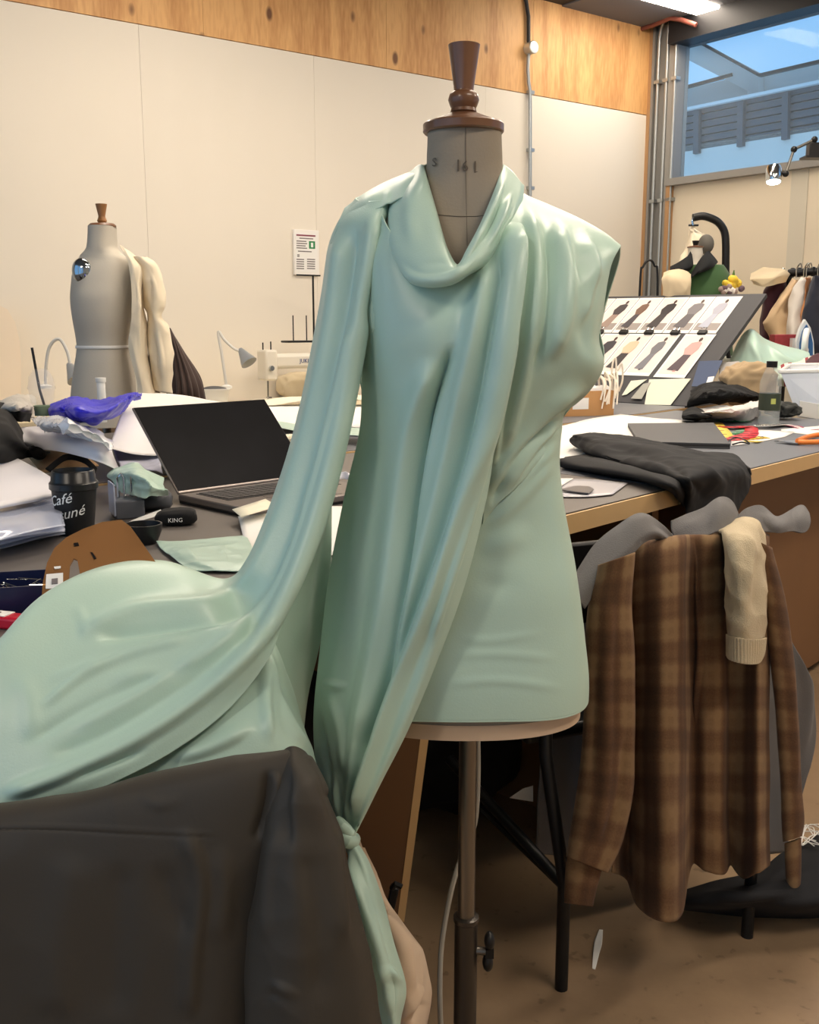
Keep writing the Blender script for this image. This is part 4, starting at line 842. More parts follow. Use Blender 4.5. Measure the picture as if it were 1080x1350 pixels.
tc_ = thing('thread_tangle', 'tangle of white loose threads on the black cloth at right', 'threads', Wz(1068, 1105, .12))
rr = np.random.RandomState(5)
for i in range(7):
    a = rr.rand(4, 2); MB().tube(cr([Wz(1052 + 34 * q[0], 1082 + 34 * q[1], .125 + .02 * q[0]) for q in a], 18), .0012, 5).build('thread', M_paper, tc_, world=True)
# ================================================================== left: sewing bench, second form, lamps
def solo(o, label, cat, group=None): return tag(o, label, cat, group)
def PTY(u, hh, y): # not by height on the table but at distance y, hh above the table
    a = (u - CX) / F; d = ray(u, 600); x = a * (y * CP + (H - TZ - hh) * SP); return np.array([x, y, TZ + hh])
M_cream_pl = mat('cream_plastic', (226, 220, 206), .35); M_whitepl = mat('white_plastic', (236, 236, 232), .35)
M_chrome = mat('chrome', (200, 204, 206), .12, 1.0)
BZ = .80
bt = tl(300, 500)[0]
bench = thing('sewing_bench', 'pale sewing bench along the white wall under the sewing machine', 'bench', K + RL @ np.array([bt, .34, 0]))
wbox(MB(), RL, bt - 2.6, bt + 2.4, .02, .66, BZ - .04, BZ).build('bench_top', mat('bench_cream', (222, 206, 172), .5), bench, world=True)
for t in (bt - 2.3, bt - .2, bt + 2.1):
    for d in (.1, .58): wbox(MB(), RL, t - .02, t + .02, d - .02, d + .02, 0, BZ - .04).build('leg', M_grey, bench, world=True)
def on_bench(u, d=.3): # point on the bench under pixel column u, d metres off the wall
    p = Wp(u, 520, K + NL * d, NL); return np.array([p[0], p[1], BZ])
# sewing machine
p = on_bench(392, .32); RS = RL.copy(); 
smx = thing('sewing_machine', 'cream industrial sewing machine on the bench beside the draped sleeve', 'sewing machine', p, math.atan2(-WLd[1], -WLd[0]))
MB().box((.06, 0, .012), (.62, .19, .024)).build('bed', M_cream_pl, smx, bevel=.006)
MB().box((.30, 0, .15), (.12, .14, .26)).build('column', M_cream_pl, smx, bevel=.02)
MB().box((.06, 0, .235), (.50, .10, .085)).build('arm', M_cream_pl, smx, bevel=.02)
hd = MB().box((-.19, 0, .215), (.075, .11, .17)).build('head', M_cream_pl, smx, bevel=.012)
MB().cyl((-.19, -.0, .02), (-.19, 0, .15), .006, n=8).build('needle_bar', M_chrome, hd)
MB().box((-.19, -.01, .035), (.02, .03, .008)).build('presser_foot', M_chrome, hd)
MB().cyl((-.20, -.058, .20), (-.20, -.075, .20), .014, n=12).build('tension_dial', M_chrome, hd)
MB().cyl((-.165, 0, .30), (-.165, 0, .345), .004, n=8).build('lever', M_blackmetal, smx)
MB().cyl((-.215, 0, .30), (-.215, 0, .34), .004, n=8).build('lever', M_blackmetal, smx)
MB().cyl((.385, 0, .225), (.41, 0, .225), .065, n=24).build('handwheel', M_blackmetal, smx, bevel=.005)
V, Fc = text_mesh('JUKI', .032, .001); emit_mesh('maker_name', np.stack([V[:, 0] + .02, -.0515 - V[:, 2], V[:, 1] + .225], -1), Fc, mat('blue_ink', (60, 80, 130), .5), smx, smooth=0)
tsd = thing('thread_stand', 'thin black thread stand with spool tray behind the sewing machine', 'stand', on_bench(400, .18), math.atan2(-WLd[1], -WLd[0]))
MB().cyl((.08, 0, 0), (.08, 0, .72), .006, n=8).build('rod', M_blackmetal, tsd)
MB().box((0.05, 0, .72), (.16, .008, .008)).build('cross_arm', M_blackmetal, tsd)
MB().box((-.02, 0, .34), (.20, .09, .012)).build('tray', M_blackmetal, tsd, bevel=.004)
for x in (-.06, .03): MB().cyl((x, 0, .345), (x, 0, .49), .004, n=6).build('spool_pin', M_blackmetal, tsd)
lump('cloth_bundle', 'cream cloth bundle on the bench behind the sewing machine needle', 'cloth', on_bench(398, .12), (.16, .07, .08), fabric('calico', (226, 210, 178), .9, .1), 14, .16, 'cloth')
# gooseneck lamps
def goose(px, y0, hd, label, dirn):
    b = W(px[0][0], px[0][1], y0); t = thing('gooseneck_lamp', label, 'lamp', (b[0], b[1], b[2]))
    MB().tube(cr([W(u, v, y0) for u, v in px], 40), .008, 8).build('neck', mat('lamp_white', (214, 212, 206), .4), t, world=True)
    c = W(*hd, y0); R = np.array(Vector(dirn).normalized().to_track_quat('Z', 'Y').to_matrix())
    MB().lathe([(.012, -.02), (.02, 0), (.03, .03), (.042, .06), (.046, .075), (.040, .074), (.001, .05)], 24).xf(R, c).build('shade', mat('lamp_grey', (150, 156, 162), .3, .3), t, world=True)
    MB().ell(c, (.014, .014, .014)).build('joint', M_blackmetal, t, world=True)
    MB().lathe([(.03, 0), (.03, .012), (.012, .02), (.001, .021)], 20, b - np.array([0, 0, .0])).build('clamp_base', M_whitepl, t, world=True)
goose([(60, 512), (61, 480), (66, 456), (78, 447), (88, 462), (93, 482)], 4.9, (93, 484), 'white gooseneck lamp behind the clear cup at far left', (.5, -.4, -.8))
goose([(299, 512), (293, 470), (288, 438), (296, 448), (308, 459), (317, 463)], 5.6, (319, 464), 'white gooseneck lamp above the white tub on the bench', (.5, -.3, -.7))
# white tub
p = on_bench(278, .45); tb = thing('plastic_tub', 'shallow white plastic tub on the sewing bench', 'tub', p)
s = np.linalg.norm(on_bench(306, .45)[:2] - on_bench(250, .45)[:2]) * .40
MB().lathe([(.001, .002), (s * .82, .002), (s, .095), (s * 1.06, .10), (s * 1.06, .107), (s * .97, .105), (s * .8, .01), (.001, .01)], 36, sy=.55).build('bowl', M_whitepl, tb)
MB().ell((.02, 0, .10), (.07, .04, .02)).build('contents', mat('dark_bits', (90, 90, 92), .6), tb)

# second dress form with a half toile
F2 = [(299, 16.5, .085, .085), (312, 17, .085, .085), (327, 18.5, .09, .09), (334, 24, .09, .10), (343, 33, .095, .11), (354, 38, .11, .12), (372, 40, .13, .13), (395, 40.5, .15, .135), (420, 38, .14, .13), (445, 34.5, .115, .12), (460, 33.5, .11, .12), (480, 36, .12, .135), (510, 40, .13, .15), (560, 43, .14, .155)]
Y2 = 4.1
b2 = W(137, 500, Y2)
f2 = thing('dress_form', 'grey linen dress form with silver arm plate and half a cream toile', 'dress form', (b2[0], Y2, 0))
M_lin2 = mat('grey_linen', (194, 187, 174), .85, var=.06, vscale=7, bump=.1, bscale=200)
G2 = torso(0, nr=90, nth=72, cu=137, rws=F2, y0=Y2); 
for i in range(len(G2)):                                            # neck sits a little to the left of the hips
    k = i / len(G2); G2[i, :, 0] += (-.006 if k < .15 else 0) 
grid_mesh('torso', G2, M_lin2, f2, 0, closed=True)
tp2 = torso(.003, 455, 459, 4, 72, 137, F2, Y2); grid_mesh('waist_tape', tp2, M_paper, f2, .001, closed=True)
c = W(135, 299, Y2)
MB().lathe([(.001, -.002), (.052, -.002), (.053, .004), (.045, .012), (.001, .014)], 30, c).build('neck_cap', M_walnut, f2, world=True)
MB().lathe([(.012, .01), (.019, .022), (.014, .034), (.013, .04), (.022, .085), (.001, .087)], 20, c).build('finial', mat('oak', (150, 104, 60), .4), f2, world=True)
c = W(108, 357, Y2 - .105); MB().ell(c, (.038, .022, .048), 24, 14).build('arm_plate', mat('polished_steel', (170, 178, 186), .1, 1.0), f2, world=True)
MB().cyl((0, 0, .1), (0, 0, G2[-1, 0, 2]), .018).build('pole', M_steel, f2)
for k in range(3): MB().tube([(0, 0, .14), (.3 * math.cos(2.1 * k), .3 * math.sin(2.1 * k), .015)], .015, 10).build('foot', M_blackmetal, f2)
M_toile = fabric('calico_toile', (232, 218, 192), .9, .15, .1)
t2 = thing('toile_jacket', 'half cream calico toile with a puffed sleeve pinned on the grey form', 'toile', W(190, 520, Y2 - .1))
yk = Y2
C = rows([[(157, 320, yk - .07), (166, 326, yk - .08), (180, 335, yk - .06), (192, 346, yk)], [(168, 345, yk - .125), (176, 348, yk - .13), (186, 352, yk - .11), (196, 358, yk - .03)], [(173, 380, yk - .155), (182, 382, yk - .15), (188, 384, yk - .12), (194, 388, yk - .03)],
          [(173, 420, yk - .145), (182, 422, yk - .14), (190, 424, yk - .11), (196, 428, yk - .03)], [(169, 456, yk - .125), (180, 458, yk - .13), (190, 460, yk - .10), (197, 462, yk - .02)], [(178, 495, yk - .145), (186, 496, yk - .15), (195, 497, yk - .12), (204, 498, yk - .02)], [(180, 520, yk - .15), (190, 521, yk - .155), (202, 522, yk - .12), (214, 523, yk - .02)]])
cloth('front', C, 120, 50, M_toile, t2, [([(190, 345), (190, 400), (190, 450)], 2.2, -.006, 1), ([(184, 350), (184, 410), (186, 480)], 3, .006, .6)], .003, 40, 91, rg=.007, rs=26)
tubecloth('puffed_sleeve', [(172, 194, 338, 338), (180, 209, 358, 350), (184, 217, 385, 376), (186, 219, 405, 400), (190, 215, 415, 417), (190, 223, 432, 430), (194, 229, 460, 460), (196, 231, 490, 494), (198, 230, 515, 519)], M_toile, t2, 120, 60, [([(195, 350), (204, 375), (208, 400)], 3, .012, .6), ([(200, 345), (198, 380), (200, 410)], 3, -.008, 1), ([(205, 425), (212, 460), (216, 500)], 4, .012, .6), ([(198, 430), (204, 470), (208, 510)], 3, -.01, 1)], .085, .003, 92, -.03, yf=lambda u: yk, rg=.007, rs=26)
# dark brown gathered cloth
db = thing('brown_cloth', 'dark brown gathered cloth hanging behind the cream toile', 'cloth', W(244, 520, 4.6))
C = rows([[(221, 434, 4.62), (223, 432, 4.6), (225, 434, 4.6), (227, 440, 4.64)], [(221, 460, 4.62), (228, 458, 4.56), (236, 458, 4.56), (243, 464, 4.64)], [(221, 490, 4.62), (233, 490, 4.54), (248, 488, 4.54), (259, 486, 4.64)], [(221, 512, 4.62), (236, 514, 4.52), (254, 512, 4.52), (267, 502, 4.64)], [(221, 530, 4.62), (236, 532, 4.52), (256, 532, 4.52), (271, 528, 4.64)]])
cloth('cloth', C, 90, 110, fabric('dark_brown', (58, 40, 34), .7, .2, .1), db, [], .002, 20, 93, extra=lambda S, T, px: .012 * np.sin(S * 2 * math.pi * 7) * T)
# pale rounded panel just off the wall at far left
rb = thing('rounded_panel', 'pale rounded panel against the white wall at the left edge', 'board', lw(5, 560, .05))
pts = [lw(-40, 560, .12), lw(28, 560, .12), lw(28, 480, .1), lw(26, 450, .09), lw(20, 425, .08), lw(10, 408, .08), lw(-6, 400, .08), lw(-40, 400, .08)]
MB().slab(pts, .02, NL).build('panel', mat('panel_cream', (230, 214, 192), .7), rb, world=True)

# ================================================================== left: things on the work tables
def sheet(name, label, cat, ctrl, m, nr=24, nc=30, wr=0.0, ws=20, seed=0, thick=.0008, folds=(), group=None):
    soft = m.name.startswith(('black_wool', 'mint', 'pale_grey', 'cloudy', 'newsprint', 'blue_pl'))
    o = cloth(name, np.array(ctrl), nr * (2 if soft else 1), nc * (2 if soft else 1), m, None, folds, wr * (.6 if soft else 1), ws, seed, thick, rg=wr * 1.3 if soft else 0, rs=ws * .8); tag(o, label, cat, group); return o
M_paper2 = mat('cool_paper', (228, 226, 232), .65, var=.02); M_paper3 = mat('cream_paper', (232, 226, 204), .7, var=.02)
M_film = glassy('clear_film', (206, 214, 236), .45, .12)
# laptop
z0 = TZ + .004; BLp = Wz(235, 661, z0); lrz = math.radians(45)
lt = thing('laptop', 'open grey laptop with a dark screen on the work table', 'laptop', BLp, lrz)
M_alu = mat('space_grey', (128, 120, 116), .35, .6); M_scr = mat('laptop_screen', (14, 14, 18), .35, spec=.04, var=.5, vscale=14)
bs_ = MB().box((.178, -.124, .008), (.356, .248, .014)).build('base', M_alu, lt, bevel=.003)
MB().box((.178, -.124, -.0005), (.352, .244, .006)).build('underside', M_blackmetal, bs_)
MB().box((.178, -.082, .0153), (.30, .115, .0008)).build('key_well', M_blackmetal, bs_)
MK = mat('keycap', (52, 48, 48), .5)
for r in range(5):
    for k in range(14):
        w_ = .0185; MB().box((.178 - .0205 * 6.5 + .0205 * k, -.034 - .0215 * r, .0162), (w_, .0185, .0016)).build('key', MK, bs_)
MB().box((.178, -.19, .0153), (.14, .085, .0006)).build('trackpad', mat('trackpad', (120, 112, 108), .3, .5), bs_)
th = math.radians(45); Rl = rotm(-th, 0, 0)
hz = np.array([0, 0, .014])
sc_ = MB().box((.178, 0, .12), (.356, .006, .24)).xf(Rl, hz).build('lid', M_alu, lt, bevel=.003)
MB().box((.178, -.0034, .122), (.350, .0012, .230)).xf(Rl, hz).build('screen', M_scr, sc_)
sheet('paper_note', 'cream sticky paper lying on the laptop keyboard', 'paper', [[Wz(306, 672, z0 + .022), Wz(350, 658, z0 + .022)], [Wz(318, 682, z0 + .019), Wz(366, 668, z0 + .019)]], M_paper3, 4, 4)
# coffee cup
cpz = TZ + .03
p = Wz(101, 703, TZ); 
M_cup = mat('black_card', (20, 20, 22), .45); cup = thing('coffee_cup', 'black takeaway coffee cup with white script beside the plastic sheets', 'cup', p)
sc = np.linalg.norm(W(131, 650, p[1]) - W(72, 650, p[1])) / 2
hh = W(100, 640, p[1])[2] - TZ
MB().lathe([(.001, 0), (sc * .76, 0), (sc * .77, .004), (sc * .99, hh), (sc * .97, hh), (.001, hh)], 40).build('cup_body', M_cup, cup)
MB().lathe([(sc * 1.0, hh - .006), (sc * 1.06, hh - .004), (sc * 1.06, hh + .006), (sc * .97, hh + .010), (sc * .93, hh + .026), (sc * .88, hh + .028), (sc * .85, hh + .020), (.001, hh + .019)], 40).build('lid', mat('black_lid', (24, 24, 26), .3), cup)
MW = mat('white_ink', (238, 238, 236), .6)
for txt, zc_, sz, q0 in (('Café', hh * .66, .026, -2.05), ('Kitsuné', hh * .36, .026, -1.92)):
    V, Fc = text_mesh(txt, sz, .0003); V = V.copy(); V[:, 0] += V[:, 1] * .25; z_ = zc_ + V[:, 1] + V[:, 0] * .22
    r_ = sc * (.77 + .22 * z_ / hh) + .0008 + V[:, 2]; q = q0 + V[:, 0] / (sc * .9)
    emit_mesh('script', np.stack([r_ * np.cos(q), r_ * np.sin(q), z_], -1), Fc, MW, cup, smooth=0)
# clear plastic sheets and white pad
for i in range(4):
    hh_ = .008 + .012 * i
    sheet('plastic_sleeve', ['lowest', 'second', 'third', 'topmost'][i] + ' of the clear plastic sleeves stacked under the white pad', 'sleeve',
          [[PT(-60, 690 - 3 * i, hh_), PT(0, 672 - 3 * i, hh_), PT(74, 655 - 3 * i, hh_)], [PT(-60, 716 - 3 * i, hh_ + .006), PT(0, 700 - 3 * i, hh_ + .008), PT(80, 680 - 3 * i, hh_)], [PT(-60, 738 - 4 * i, hh_ - .004), PT(0, 724 - 4 * i, hh_ - .004), PT(86, 706 - 4 * i, hh_ - .004)]], M_film, 20, 30, .003, 30, 100 + i, group='clear plastic sleeves')
sheet('paper_pad', 'thick white paper pad on top of the clear plastic sleeves', 'paper', [[PT(-80, 600, .075), PT(0, 611, .07), PT(20, 607, .07)], [PT(-80, 640, .065), PT(10, 632, .065), PT(70, 636, .065)], [PT(-80, 690, .06), PT(0, 670, .06), PT(74, 655, .06)]], M_paper2, 20, 24, .001, 12, 5, .008)
# tan acrylic template
def flatpoly(name, label, cat, P, holes, m, t, nrm=None):
    o = thing(name, label, cat, np.mean(P, 0)); MB().slab(P, t, nrm).build('plate', m, o, world=True); return o
M_acr = glassy('brown_acrylic', (158, 116, 74), .42, .12, (.85, .62, .42, 1))
tq = [(55, 793), (56, 770), (62, 742), (72, 722), (88, 708), (110, 697), (135, 688), (160, 685), (172, 694), (185, 712), (206, 742), (206, 768), (160, 782), (118, 786), (107, 784), (106, 760), (102, 738), (97, 736), (92, 745), (90, 768), (92, 788), (74, 796)]
pl0 = Wz(150, 800, TZ + .03); pln = np.array([0.05, -.62, .78]); pln /= np.linalg.norm(pln)
P = [Wp(u, v, pl0, pln) for u, v in tq]
tm = thing('pattern_template', 'translucent brown acrylic curve template with slots leaning on the coffee cup', 'template', Wp(120, 780, pl0, pln))
import bmesh
def tri_slab(P, t, nrm):
    bm = bmesh.new(); vs = [bm.verts.new(tuple(p)) for p in P]; f = bm.faces.new(vs); bmesh.ops.triangulate(bm, faces=[f]); bm.verts.index_update()
    tris = [[v.index for v in ff.verts] for ff in bm.faces]; bm.free(); n = len(P); P = np.array(P)
    V = list(P) + list(P - nrm * t); return V, tris + [[n + i for i in tt[::-1]] for tt in tris] + [[i, (i + 1) % n, n + (i + 1) % n, n + i] for i in range(n)]
V, Fc = tri_slab(P, .003, pln); emit_mesh('plate', V, Fc, M_acr, tm, world=True, smooth=30)
def on_pl(pts, name, m, lift=.0012):
    MB().slab([Wp(u, v, pl0 + pln * lift, pln) for u, v in pts], .001, pln).build(name, m, tm, world=True)
on_pl([(61, 757), (83, 755), (83, 775), (60, 776)], 'sticker', M_paper); on_pl([(68, 763), (76, 762), (76, 769), (68, 770)], 'sticker_mark', M_ink, .0024)
on_pl([(71, 747), (80, 746), (80, 749), (72, 750)], 'sticker', M_paper)
on_pl([(119, 728), (122, 728), (127, 736), (124, 737)], 'slot', M_blackmetal); on_pl([(97, 716), (103, 715), (104, 719), (98, 720)], 'slot', M_blackmetal)
# blue pin box, red marker box
p = Wz(18, 800, TZ); bx_ = thing('pin_box', 'open dark blue box of pins at the left edge', 'box', p, .25)
a, b_, hg = .058, .045, .038
for c_, d_ in (((0, -b_, hg / 2), (2 * a, .003, hg)), ((0, b_, hg / 2), (2 * a, .003, hg)), ((-a, 0, hg / 2), (.003, 2 * b_, hg)), ((a, 0, hg / 2), (.003, 2 * b_, hg)), ((0, 0, .002), (2 * a, 2 * b_, .004))):
    MB().box(c_, d_).build('side', mat('navy_plastic', (22, 30, 66), .35), bx_)
rr = np.random.RandomState(2)
for i in range(26):
    x, y = (rr.rand(2) - .5) * [1.6 * a, 1.4 * b_]; q = rr.rand() * 6.28; dx = np.array([math.cos(q), math.sin(q), .15]) * .014
    MB().cyl(np.array([x, y, .03]) - dx, np.array([x, y, .03]) + dx, .0008, n=5).build('pin', M_chrome, bx_)
p = Wz(5, 826, TZ); rm = thing('red_case', 'small red case with a white label at the left edge of the table', 'case', p, -.30)
MB().box((0, 0, .008), (.085, .026, .016)).build('case', mat('red_plastic', (196, 26, 52), .3), rm, bevel=.004)
MB().box((-.012, 0, .0165), (.045, .020, .001)).build('label_patch', M_paper, rm); MB().box((-.012, 0, .0172), (.016, .006, .001)).build('print', M_ink, rm)
# black bowl, weight block, pouch, scraps
p = Wz(190, 716, TZ); bw = thing('black_bowl', 'small black dish behind the brown template', 'dish', p)
MB().lathe([(.001, 0), (.022, 0), (.030, .020), (.032, .034), (.029, .034), (.026, .01), (.001, .006)], 28).build('dish', M_cup, bw)
p = Wz(170, 682, TZ); wb = thing('pattern_weight', 'grey metal block with upright steel rods beside the coffee cup', 'weight', p, .45)
MB().box((0, .01, .018), (.055, .06, .036)).build('block', mat('block_grey', (104, 106, 114), .4, .3), wb, bevel=.003)
for x in (-.014, .012): MB().tube([(x, .02, .03), (x, .02, .075), (x + .006, .02, .082), (x + .012, .02, .075), (x + .012, .02, .03)], .0028, 8).build('rod', M_chrome, wb)
MB().box((-.030, .0, .04), (.003, .06, .06)).build('clear_side', M_film, wb)
p = Wz(232, 692, TZ); pc = lump('fabric_pouch', 'small black pouch with white lettering beside the laptop', 'pouch', p, (.042, .026, .015), M_blackfab, 31, .12, 'pouch', 30, 18, .2)
V, Fc = text_mesh('KING', .011, .0003); emit_mesh('lettering', np.stack([V[:, 0], -.0262 - V[:, 2], V[:, 1] + .010], -1), Fc, MW, pc, smooth=0)
sheet('ribbon', 'white ribbon end trailing from the black pouch', 'ribbon', [[PT(170, 688, .004), PT(190, 680, .012), PT(212, 672, .02)], [PT(172, 690, .004), PT(192, 685, .012), PT(215, 678, .02)]], M_paper, 6, 16)
lump('pouch', 'dark grey pouch behind the metal block and mint scrap', 'pouch', Wz(200, 672, TZ), (.045, .035, .022), mat('pouch_grey', (70, 72, 78), .6), 33, .12, 'pouch', 30, 18)
sheet('mint_scrap', 'crumpled mint fabric scrap beside the laptop screen', 'fabric', [[PT(150, 618, .06), PT(175, 610, .075), PT(195, 616, .07), PT(215, 628, .05)], [PT(140, 626, .05), PT(165, 622, .08), PT(190, 626, .085), PT(218, 638, .06)], [PT(145, 634, .045), PT(170, 636, .06), PT(195, 640, .07), PT(221, 648, .05)], [PT(160, 650, .03), PT(180, 654, .045), PT(202, 655, .045), PT(224, 656, .03)]], M_mint, 60, 70, .003, 60, 7, .0015, [([(150, 628), (175, 640), (210, 650)], 4, .006, .5), ([(168, 616), (180, 632), (205, 634)], 4, .006, .5)])
sheet('mint_scrap', 'flat mint fabric scrap on the table in front of the laptop', 'fabric', [[PT(206, 714, .004), PT(240, 713, .008), PT(280, 710, .008), (PT(322, 704, .006))], [PT(214, 724, .006), PT(250, 724, .014), PT(290, 720, .012), PT(330, 716, .008)], [PT(232, 738, .005), PT(262, 740, .012), PT(300, 740, .01), PT(340, 738, .006)], [PT(250, 752, .004), PT(280, 752, .005), PT(310, 752, .005), PT(345, 750, .004)]], M_mint, 60, 80, .0012, 60, 8, .0015, [([(235, 716), (250, 726), (262, 740)], 4, .006, .6), ([(285, 716), (296, 730), (300, 745)], 3, .005, .6)])
sheet('paper_sheet', 'white paper corner under the mint sleeve beside the flat mint scrap', 'paper', [[PT(314, 682, .006), PT(380, 668, .006), PT(470, 668, .006)], [PT(322, 712, .004), PT(390, 700, .004), PT(465, 705, .004)], [PT(328, 724, .003), PT(392, 735, .003), PT(455, 730, .003)]], M_paper, 10, 20, .0006, 20, 9)
lump('crumpled_tissue', 'crumpled cream tissue beside the right edge of the laptop screen', 'tissue', Wz(372, 600, TZ), (.06, .05, .03), M_paper3, 17, .35, 'tissue')
sheet('cable_strip', 'folded white printed strip lying behind the laptop deck', 'paper', [[PT(436, 624, .02), PT(455, 622, .03), PT(475, 626, .02)], [PT(436, 632, .02), PT(455, 632, .012), PT(475, 636, .02)]], M_paper2, 10, 20, .004, 60, 10)
# papers behind
M_cl = fabric('black_wool', (16, 17, 19), .9, .0, .1)
sheet('black_garment', 'black garment slumped over the papers at the left edge', 'garment', [[PT(-60, 520, .12), PT(0, 530, .14), PT(15, 540, .13), PT(30, 575, .08)], [PT(-60, 550, .15), PT(0, 552, .16), PT(22, 572, .13), PT(48, 598, .07)], [PT(-60, 590, .13), PT(-5, 588, .12), PT(25, 597, .09), PT(66, 600, .05)], [PT(-60, 612, .09), PT(0, 610, .08), PT(30, 606, .07), PT(60, 603, .05)]], M_cl, 50, 50, .004, 30, 11, .003)
sheet('paper_sheet', 'large white curling paper sheet behind the coffee cup', 'paper', [[PT(10, 566, .10), PT(45, 562, .10), PT(85, 564, .10), PT(130, 577, .10), PT(146, 586, .10)], [PT(20, 580, .09), PT(60, 578, .10), PT(95, 580, .11), PT(132, 592, .105), PT(150, 602, .08)], [PT(36, 592, .07), PT(70, 594, .085), PT(100, 600, .09), PT(132, 610, .08), PT(159, 622, .05)]], M_paper2, 30, 50, .001, 20, 12)
sheet('kraft_board', 'brown kraft card under the curling white paper', 'card', [[PT(35, 600, .05), PT(92, 588, .05)], [PT(55, 624, .045), PT(130, 615, .045)]], mat('kraft', (176, 140, 98), .7, var=.06), 6, 8, 0, 1, 0, .004)
sheet('black_strap', 'black strap curled over the kraft card behind the cup lid', 'strap', [[PT(60, 618, .06), PT(85, 600, .075), PT(110, 603, .07), PT(128, 618, .05)], [PT(66, 622, .055), PT(88, 607, .065), PT(110, 611, .06), PT(126, 624, .045)]], M_cl, 8, 30, .001, 40, 13, .003)
sheet('plastic_wrap', 'crumpled clear plastic wrap on the curling white paper', 'plastic', [[PT(40, 550, .13), PT(75, 548, .15), PT(110, 560, .13), PT(150, 580, .11)], [PT(48, 560, .14), PT(80, 560, .17), PT(115, 570, .15), PT(150, 588, .11)], [PT(55, 572, .12), PT(85, 574, .12), PT(120, 582, .12), PT(148, 592, .11)]], glassy('cloudy_film', (236, 238, 244), .35, .2), 40, 60, .006, 60, 14)
sheet('blue_bag', 'glossy bright blue plastic bag on the far papers', 'bag', [[PT(66, 530, .14), PT(95, 522, .16), PT(130, 524, .15), PT(165, 520, .16), PT(186, 514, .16)], [PT(64, 540, .14), PT(95, 536, .19), PT(130, 540, .18), PT(162, 528, .19), PT(180, 520, .17)], [PT(68, 550, .12), PT(98, 552, .15), PT(132, 552, .15), PT(158, 545, .14), PT(172, 530, .14)], [PT(80, 553, .11), PT(105, 556, .11), PT(130, 557, .11), PT(150, 554, .11), PT(160, 546, .11)]], mat('blue_plastic', (36, 32, 200), .42, var=.1, vscale=10), 50, 80, .006, 45, 15, .002, [([(90, 540), (125, 552), (170, 522)], 3, .012, .5), ([(80, 532), (125, 530), (160, 526)], 4, -.01, 1)])
sheet('paper_sheet', 'broad white pattern paper propped behind the laptop screen', 'paper', [[PT(180, 519, .12), PT(230, 520, .12), PT(292, 529, .12)], [PT(165, 532, .12), PT(215, 540, .10), PT(285, 545, .10)], [PT(155, 560, .10), PT(205, 570, .08), PT(280, 575, .08)], [PT(143, 590, .08), PT(190, 600, .06), PT(270, 600, .06)]], M_paper, 30, 40, .002, 14, 16)
sheet('printed_paper', 'grey printed papers between the curling sheet and the laptop', 'paper', [[PT(146, 582, .06), PT(180, 577, .06), PT(215, 590, .06)], [PT(152, 600, .05), PT(185, 598, .05), PT(212, 610, .05)], [PT(160, 620, .04), PT(190, 618, .04), PT(215, 625, .04)]], mat('printed', (190, 192, 206), .7, var=.25, vscale=60), 14, 20, .003, 40, 17)
sheet('cloth_pile', 'pale grey cloth with dark trim behind the clear cup', 'cloth', [[PT(0, 528, .12), PT(20, 522, .15), PT(45, 520, .12)], [PT(-5, 538, .13), PT(22, 536, .17), PT(48, 534, .13)], [PT(0, 548, .11), PT(22, 550, .11), PT(46, 548, .11)]], fabric('pale_grey', (196, 190, 180), .9, .1), 30, 36, .006, 40, 18, .003)
sheet('dark_trim', 'dark folded cloth edge below the clear cup', 'cloth', [[PT(2, 540, .13), PT(24, 543, .15), PT(46, 545, .13)], [PT(10, 552, .12), PT(28, 556, .12), PT(44, 556, .11)]], M_cl, 12, 24, .004, 40, 19, .003)
sheet('paper_sheet', 'white table paper in front of the sewing machine', 'paper', [[PT(310, 536, .04), PT(400, 533, .04), PT(500, 535, .04)], [PT(330, 560, .03), PT(400, 560, .03), PT(500, 565, .03)]], M_paper, 8, 16, .001, 10, 20)
sheet('paper_roll_edge', 'cream folded paper strips lying in front of the sewing bench', 'paper', [[PT(330, 527, .06), PT(400, 524, .06), PT(500, 522, .07)], [PT(336, 533, .05), PT(400, 532, .05), PT(500, 530, .06)]], M_paper3, 8, 30, .006, 24, 21)
sheet('mint_strip', 'narrow mint fabric strip beside the laptop lid', 'fabric', [[PT(340, 550, .035), PT(400, 560, .035), PT(490, 565, .035)], [PT(345, 556, .03), PT(400, 570, .03), PT(490, 575, .03)]], M_mint, 8, 20, .001, 20, 22)
# clear cup with straw, white bottle
p = PT(57, 548, .10); cc = thing('plastic_cup', 'clear plastic cup with domed lid and black straw', 'cup', p)
y_ = p[1]; r1 = np.linalg.norm(W(74, 515, y_) - W(40, 515, y_)) / 2; h1 = W(57, 513, y_)[2] - p[2]
MC = glassy('clear_cup', (222, 226, 228), .84, .05)
MB().lathe([(r1 * .72, 0), (r1 * .98, h1)], 32, caps=False).build('cup_wall', MC, cc); MB().lathe([(r1 * 1.05, h1), (r1 * 1.05, h1 + .006), (r1 * .98, h1 + .012), (r1 * .9, h1 + .035), (r1 * .6, h1 + .055), (r1 * .2, h1 + .06)], 32, caps=False).build('dome_lid', MC, cc)
MB().lathe([(.001, .001), (r1 * .7, .001), (r1 * .74, .03), (.001, .032)], 28).build('green_remains', mat('matcha', (90, 120, 84), .6), cc)
MB().tube([(.01, 0, .01), (-.006, 0, h1), (-.02, 0, h1 + .12)], .004, 8).build('straw', M_blackmetal, cc)
p = PT(134, 525, .12); wbt = thing('white_bottle', 'small white bottle in front of the grey dress form', 'bottle', p); y_ = p[1]; r1 = np.linalg.norm(W(141, 515, y_) - W(128, 515, y_)) / 2; h1 = W(134, 498, y_)[2] - p[2]
